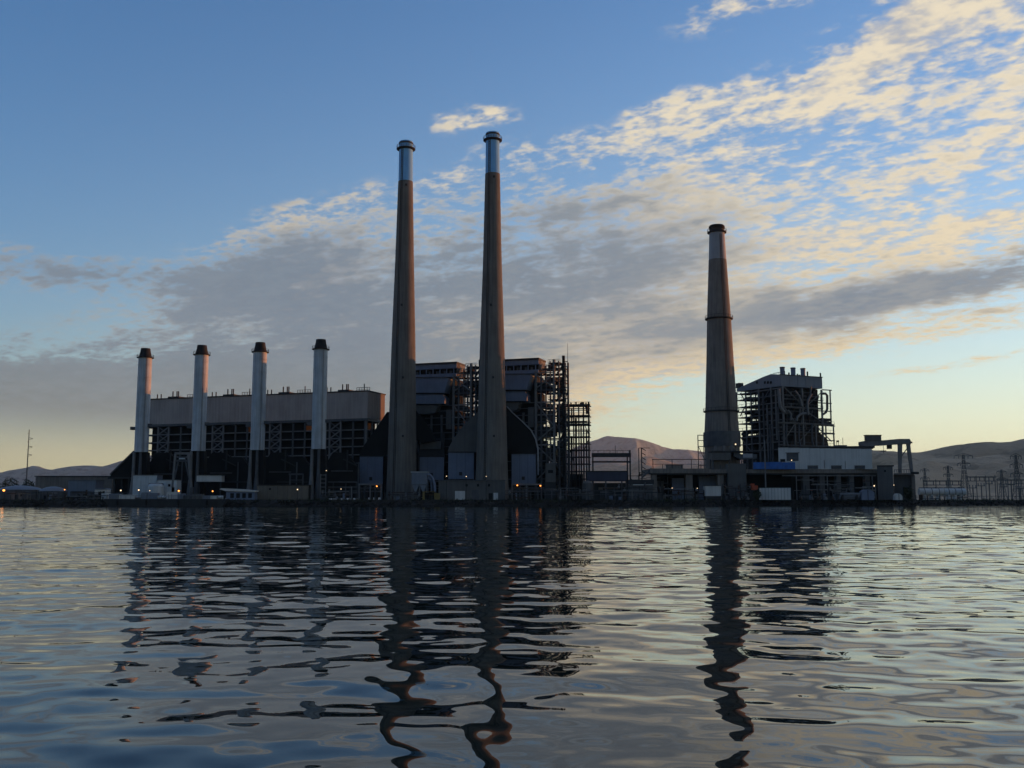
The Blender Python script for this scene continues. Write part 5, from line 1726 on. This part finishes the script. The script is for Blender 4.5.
for lab, a, b, y0, m_, mr in (('small pale cabin on the quay left of the sloping duct', 94.5, 106.5, 489.6, 'light_wall', 'roof_blue'), ('dark low hut between the pale cabin and the domed tank', 70, 90, 492.5, 'dim_steel', 'dark_steel'), ('tiny dark hut under the domed tank', 40, 52, 493.5, 'dim_steel', 'panel_grey'), ('dark low hut at the left edge beside the orange lamp', 10, 26, 492.8, 'dark_concrete', 'dim_steel')):
    Y = 350
    t = Thing('quay_hut', lab, 'hut', at_ground((a + b) / 2, Y), Y)
    t.box('wall', m_, a, b, y0, 500, 0, 3.5, True)
    t.poly('roof', mr, [(a - .5, y0 - .1), (b + .5, y0 - .1), (b - 1, y0 - 1.2), (a + 1, y0 - 1.2)], -.3, 4.2)
    t.box('door', 'near_black', a + (b - a) * .3, a + (b - a) * .5, y0 + 2, 500, -.06, .05, True)
    t.box('window', 'glass', a + (b - a) * .65, a + (b - a) * .85, y0 + 1.5, y0 + 3.6, -.06, .05)

t = Thing('pale_blue_cabin', 'pale blue box cabin below the leftmost white stack', 'cabin', at_ground(143, 368), 368)
for i in range(3):
    t.box('wall_panel', 'pale_metal', 132.6 + i * 8, 132.6 + (i + 1) * 8 - .2, 475.6, 499, 0, .2, True)
t.box('core', 'roof_blue', 132.6, 156.5, 475.4, 499, .25, 6, True); t.box('roof', 'grey_steel', 132, 157, 474.8, 475.3, -.2, 6.6)
t = Thing('pale_block', 'lower pale blue block right of the cabin below the leftmost stack', 'cabin', at_ground(166, 366), 366)
t.box('wall', 'pale_metal', 157, 176.5, 480.3, 499, 0, 5, True); t.box('roof', 'grey_steel', 156.6, 177, 479.6, 480.2, -.2, 5.5)
t.box('window', 'near_black', 161, 163.4, 484, 486.6, -.06, .05); t.box('window', 'near_black', 168, 170.4, 484, 486.6, -.06, .05)
t = Thing('domed_tank', 'small pale domed tank in front of the pale blue cabin', 'tank', at_ground(153, 360), 360)
(x0, z), (x1, _) = t.at(145.6, 483), t.at(161, 483)
r = (x1 - x0) / 2
obj('shell', MB().lathe(((x0 + x1) / 2, r), [(r, 0), (r, z - 1.2)], 28, False), 'pale_metal', t.o, True)
obj('roof', MB().lathe(((x0 + x1) / 2, r), [(r + .1, z - 1.25), (r * .85, z - .5), (r * .5, z), (.1, z + .15)], 28), 'pale_metal', t.o, True)
obj('hand_rail', MB().lathe(((x0 + x1) / 2, r), [(r * .9, z - .2), (r * .92, z - .1), (r * .9, z)], 20, False), 'dim_steel', t.o)
t = Thing('moored_barge', 'low dark barge cluttered with grey boxes moored below the two left stacks', 'barge', at_ground(174, 334), 328, 6, 0.0)
mb = MB()
hx = 18.5
hull = [(-hx, 2.2), (-hx + .6, 3.2), (hx - .6, 3.2), (hx, 2.2)]
obj('hull', MB().prism([(-hx, .9), (-hx - .6, 2.4), (hx + .8, 2.4), (hx, .9), (hx - 1.2, -.4), (-hx + 1.2, -.4)], -3, 3), 'dark_steel', t.o)
rb_ = random.Random(12)
x = -hx + .4
while x < hx - 1.2:
    w = min(rb_.uniform(1.2, 5.0), hx - .4 - x)
    hh = rb_.uniform(.5, 2.3)
    if rb_.random() < .75:
        obj('deck_box', MB().box(x, x + w - .15, rb_.uniform(-2.2, -1), 2.4, 2.404, 2.404 + hh), rb_.choice(('roof_blue', 'panel_blue', 'panel_grey', 'dim_steel', 'light_wall')), t.o)
    else:
        obj('deck_tank', MB().tube([(x, -.5, 3.0), (x + w - .2, -.5, 3.0)], .58, 12), rb_.choice(('pale_metal', 'panel_grey')), t.o, True)
    x += w
for k in range(7):
    x = rb_.uniform(-hx + 1, hx - 1)
    obj('deck_post', MB().bar((x, -2.4, 2.4), (x, -2.4, rb_.uniform(3.6, 5.4)), .14), 'grey_steel', t.o)
rl = MB()
for k in range(26):
    x = -hx + k * 1.5
    rl.bar((x, -2.8, 2.4), (x, -2.8, 3.5), .08)
rl.bar((-hx, -2.8, 3.5), (hx, -2.8, 3.5), .08)
obj('handrail', rl, 'grey_steel', t.o)
for x in (-15, -6, 4, 13):
    obj('fender', MB().tube([(x, -3.2, .4), (x, -3.2, 2.0)], .3, 8), 'near_black', t.o)
t = Thing('flat_shed', 'low shed with a pale flat sloping roof left of the tan wall', 'shed', at_ground(240, 358), 358)
t.box('wall', 'panel_blue', 226, 254.5, 492, 500, 0, 5, True)
t.poly('roof', 'light_wall', [(219.5, 489.2), (221, 488.2), (240, 489.0), (255.5, 490.6), (255.5, 491.8), (226, 491.2)], -.6, 6)
for px in (232, 238, 244, 250):
    t.box('bay', 'near_black', px - 1.8, px + 1.8, 493.2, 498, -.06, .05)
t = Thing('tan_wall_building', 'long low tan building with one lamp below the third white stack', 'building', at_ground(282, 362), 362)
for i in range(5):
    t.box('wall_panel', 'tan_wall', 257 + i * 10.3, 257 + (i + 1) * 10.3 - .15, 485.6, 500, 0, .3, True)
t.box('core', 'near_black', 257, 308.3, 485.3, 500, .35, 6, True); t.box('roof', 'dark_steel', 256.5, 308.8, 484.6, 485.2, -.2, 6.6)
t.box('vent', 'near_black', 269, 271, 488, 490, -.06, .05)

lamp('large orange lamp at the left edge', 3.8, 490.3, 346, 'lamp_amber', .55)
lamp('small amber lamp right of the domed tanks', 64.6, 489.6, 350, 'lamp_amber', .28)
lamp('whitish lamp left of the pale blue cabin', 120.8, 490.4, 350, 'lamp_white', .36)
lamp('white lamp in front of the pale blue cabin', 138.8, 490, 352, 'lamp_white', .34)
lamp('dim white lamp in front of the small domed tank', 149.8, 490.6, 352, 'lamp_white', .2)
lamp('amber lamp below the A-shaped gantry', 178.8, 490.8, 352, 'lamp_amber', .42)
lamp('amber lamp left of the low flat-roofed shed', 212.6, 491.2, 352, 'lamp_amber', .36)
lamp('yellowish lamp in front of the tan building', 297.5, 489.4, 358, 'lamp_white', .3)
lamp('faint lamp left of the pipe rack by the fourth stack', 341, 489, 364, 'lamp_white', .2)
lamp('dim lamp above the ladder frame by the fourth stack', 326.3, 470.6, 362, 'lamp_white', .2)
lamp('left dim lamp on the concrete building roof', 446.5, 476.2, 359.5, 'lamp_white', .2)
lamp('middle dim lamp on the concrete building roof', 466.3, 476.4, 359.5, 'lamp_white', .2)
lamp('right dim lamp on the concrete building roof', 486.2, 476.4, 359.5, 'lamp_white', .16)

# a few dark trees among the sheds at far left
for i, (lab, px, y0, w) in enumerate((('dark tree clump behind the left-edge tank', 10, 478.5, 22), ('dark tree clump right of the left-edge tank clump', 29, 480.5, 16))):
    t = Thing('tree', lab, 'tree', at_ground(px, 470), 470)
    x, z = t.at(px, y0)
    foliage(t, px, y0, 494, w, 1500, 31 + i)
    obj('trunk', MB().tube([(x, 0, 0), (x, 0, z * .6)], .35, 8, .15), 'bark', t.o)

# ------------------------------------------------------------------ the evening air
hz = MB().box(-12500, 12500, -2600, 16500, -1.6, 800)
ho = obj('haze', hz, bpy.data.materials.new('haze_air'))
ho['kind'] = 'stuff'
hm = ho.data.materials[0]
hm.use_nodes = True
hm.node_tree.nodes.clear()
pv = hm.node_tree.nodes.new('ShaderNodeVolumePrincipled')
pv.inputs['Color'].default_value = (0.80, 0.93, 1.0, 1)
pv.inputs['Density'].default_value = HAZE
pv.inputs['Anisotropy'].default_value = 0.2
mo = hm.node_tree.nodes.new('ShaderNodeOutputMaterial')
hm.node_tree.links.new(pv.outputs[0], mo.inputs['Volume'])
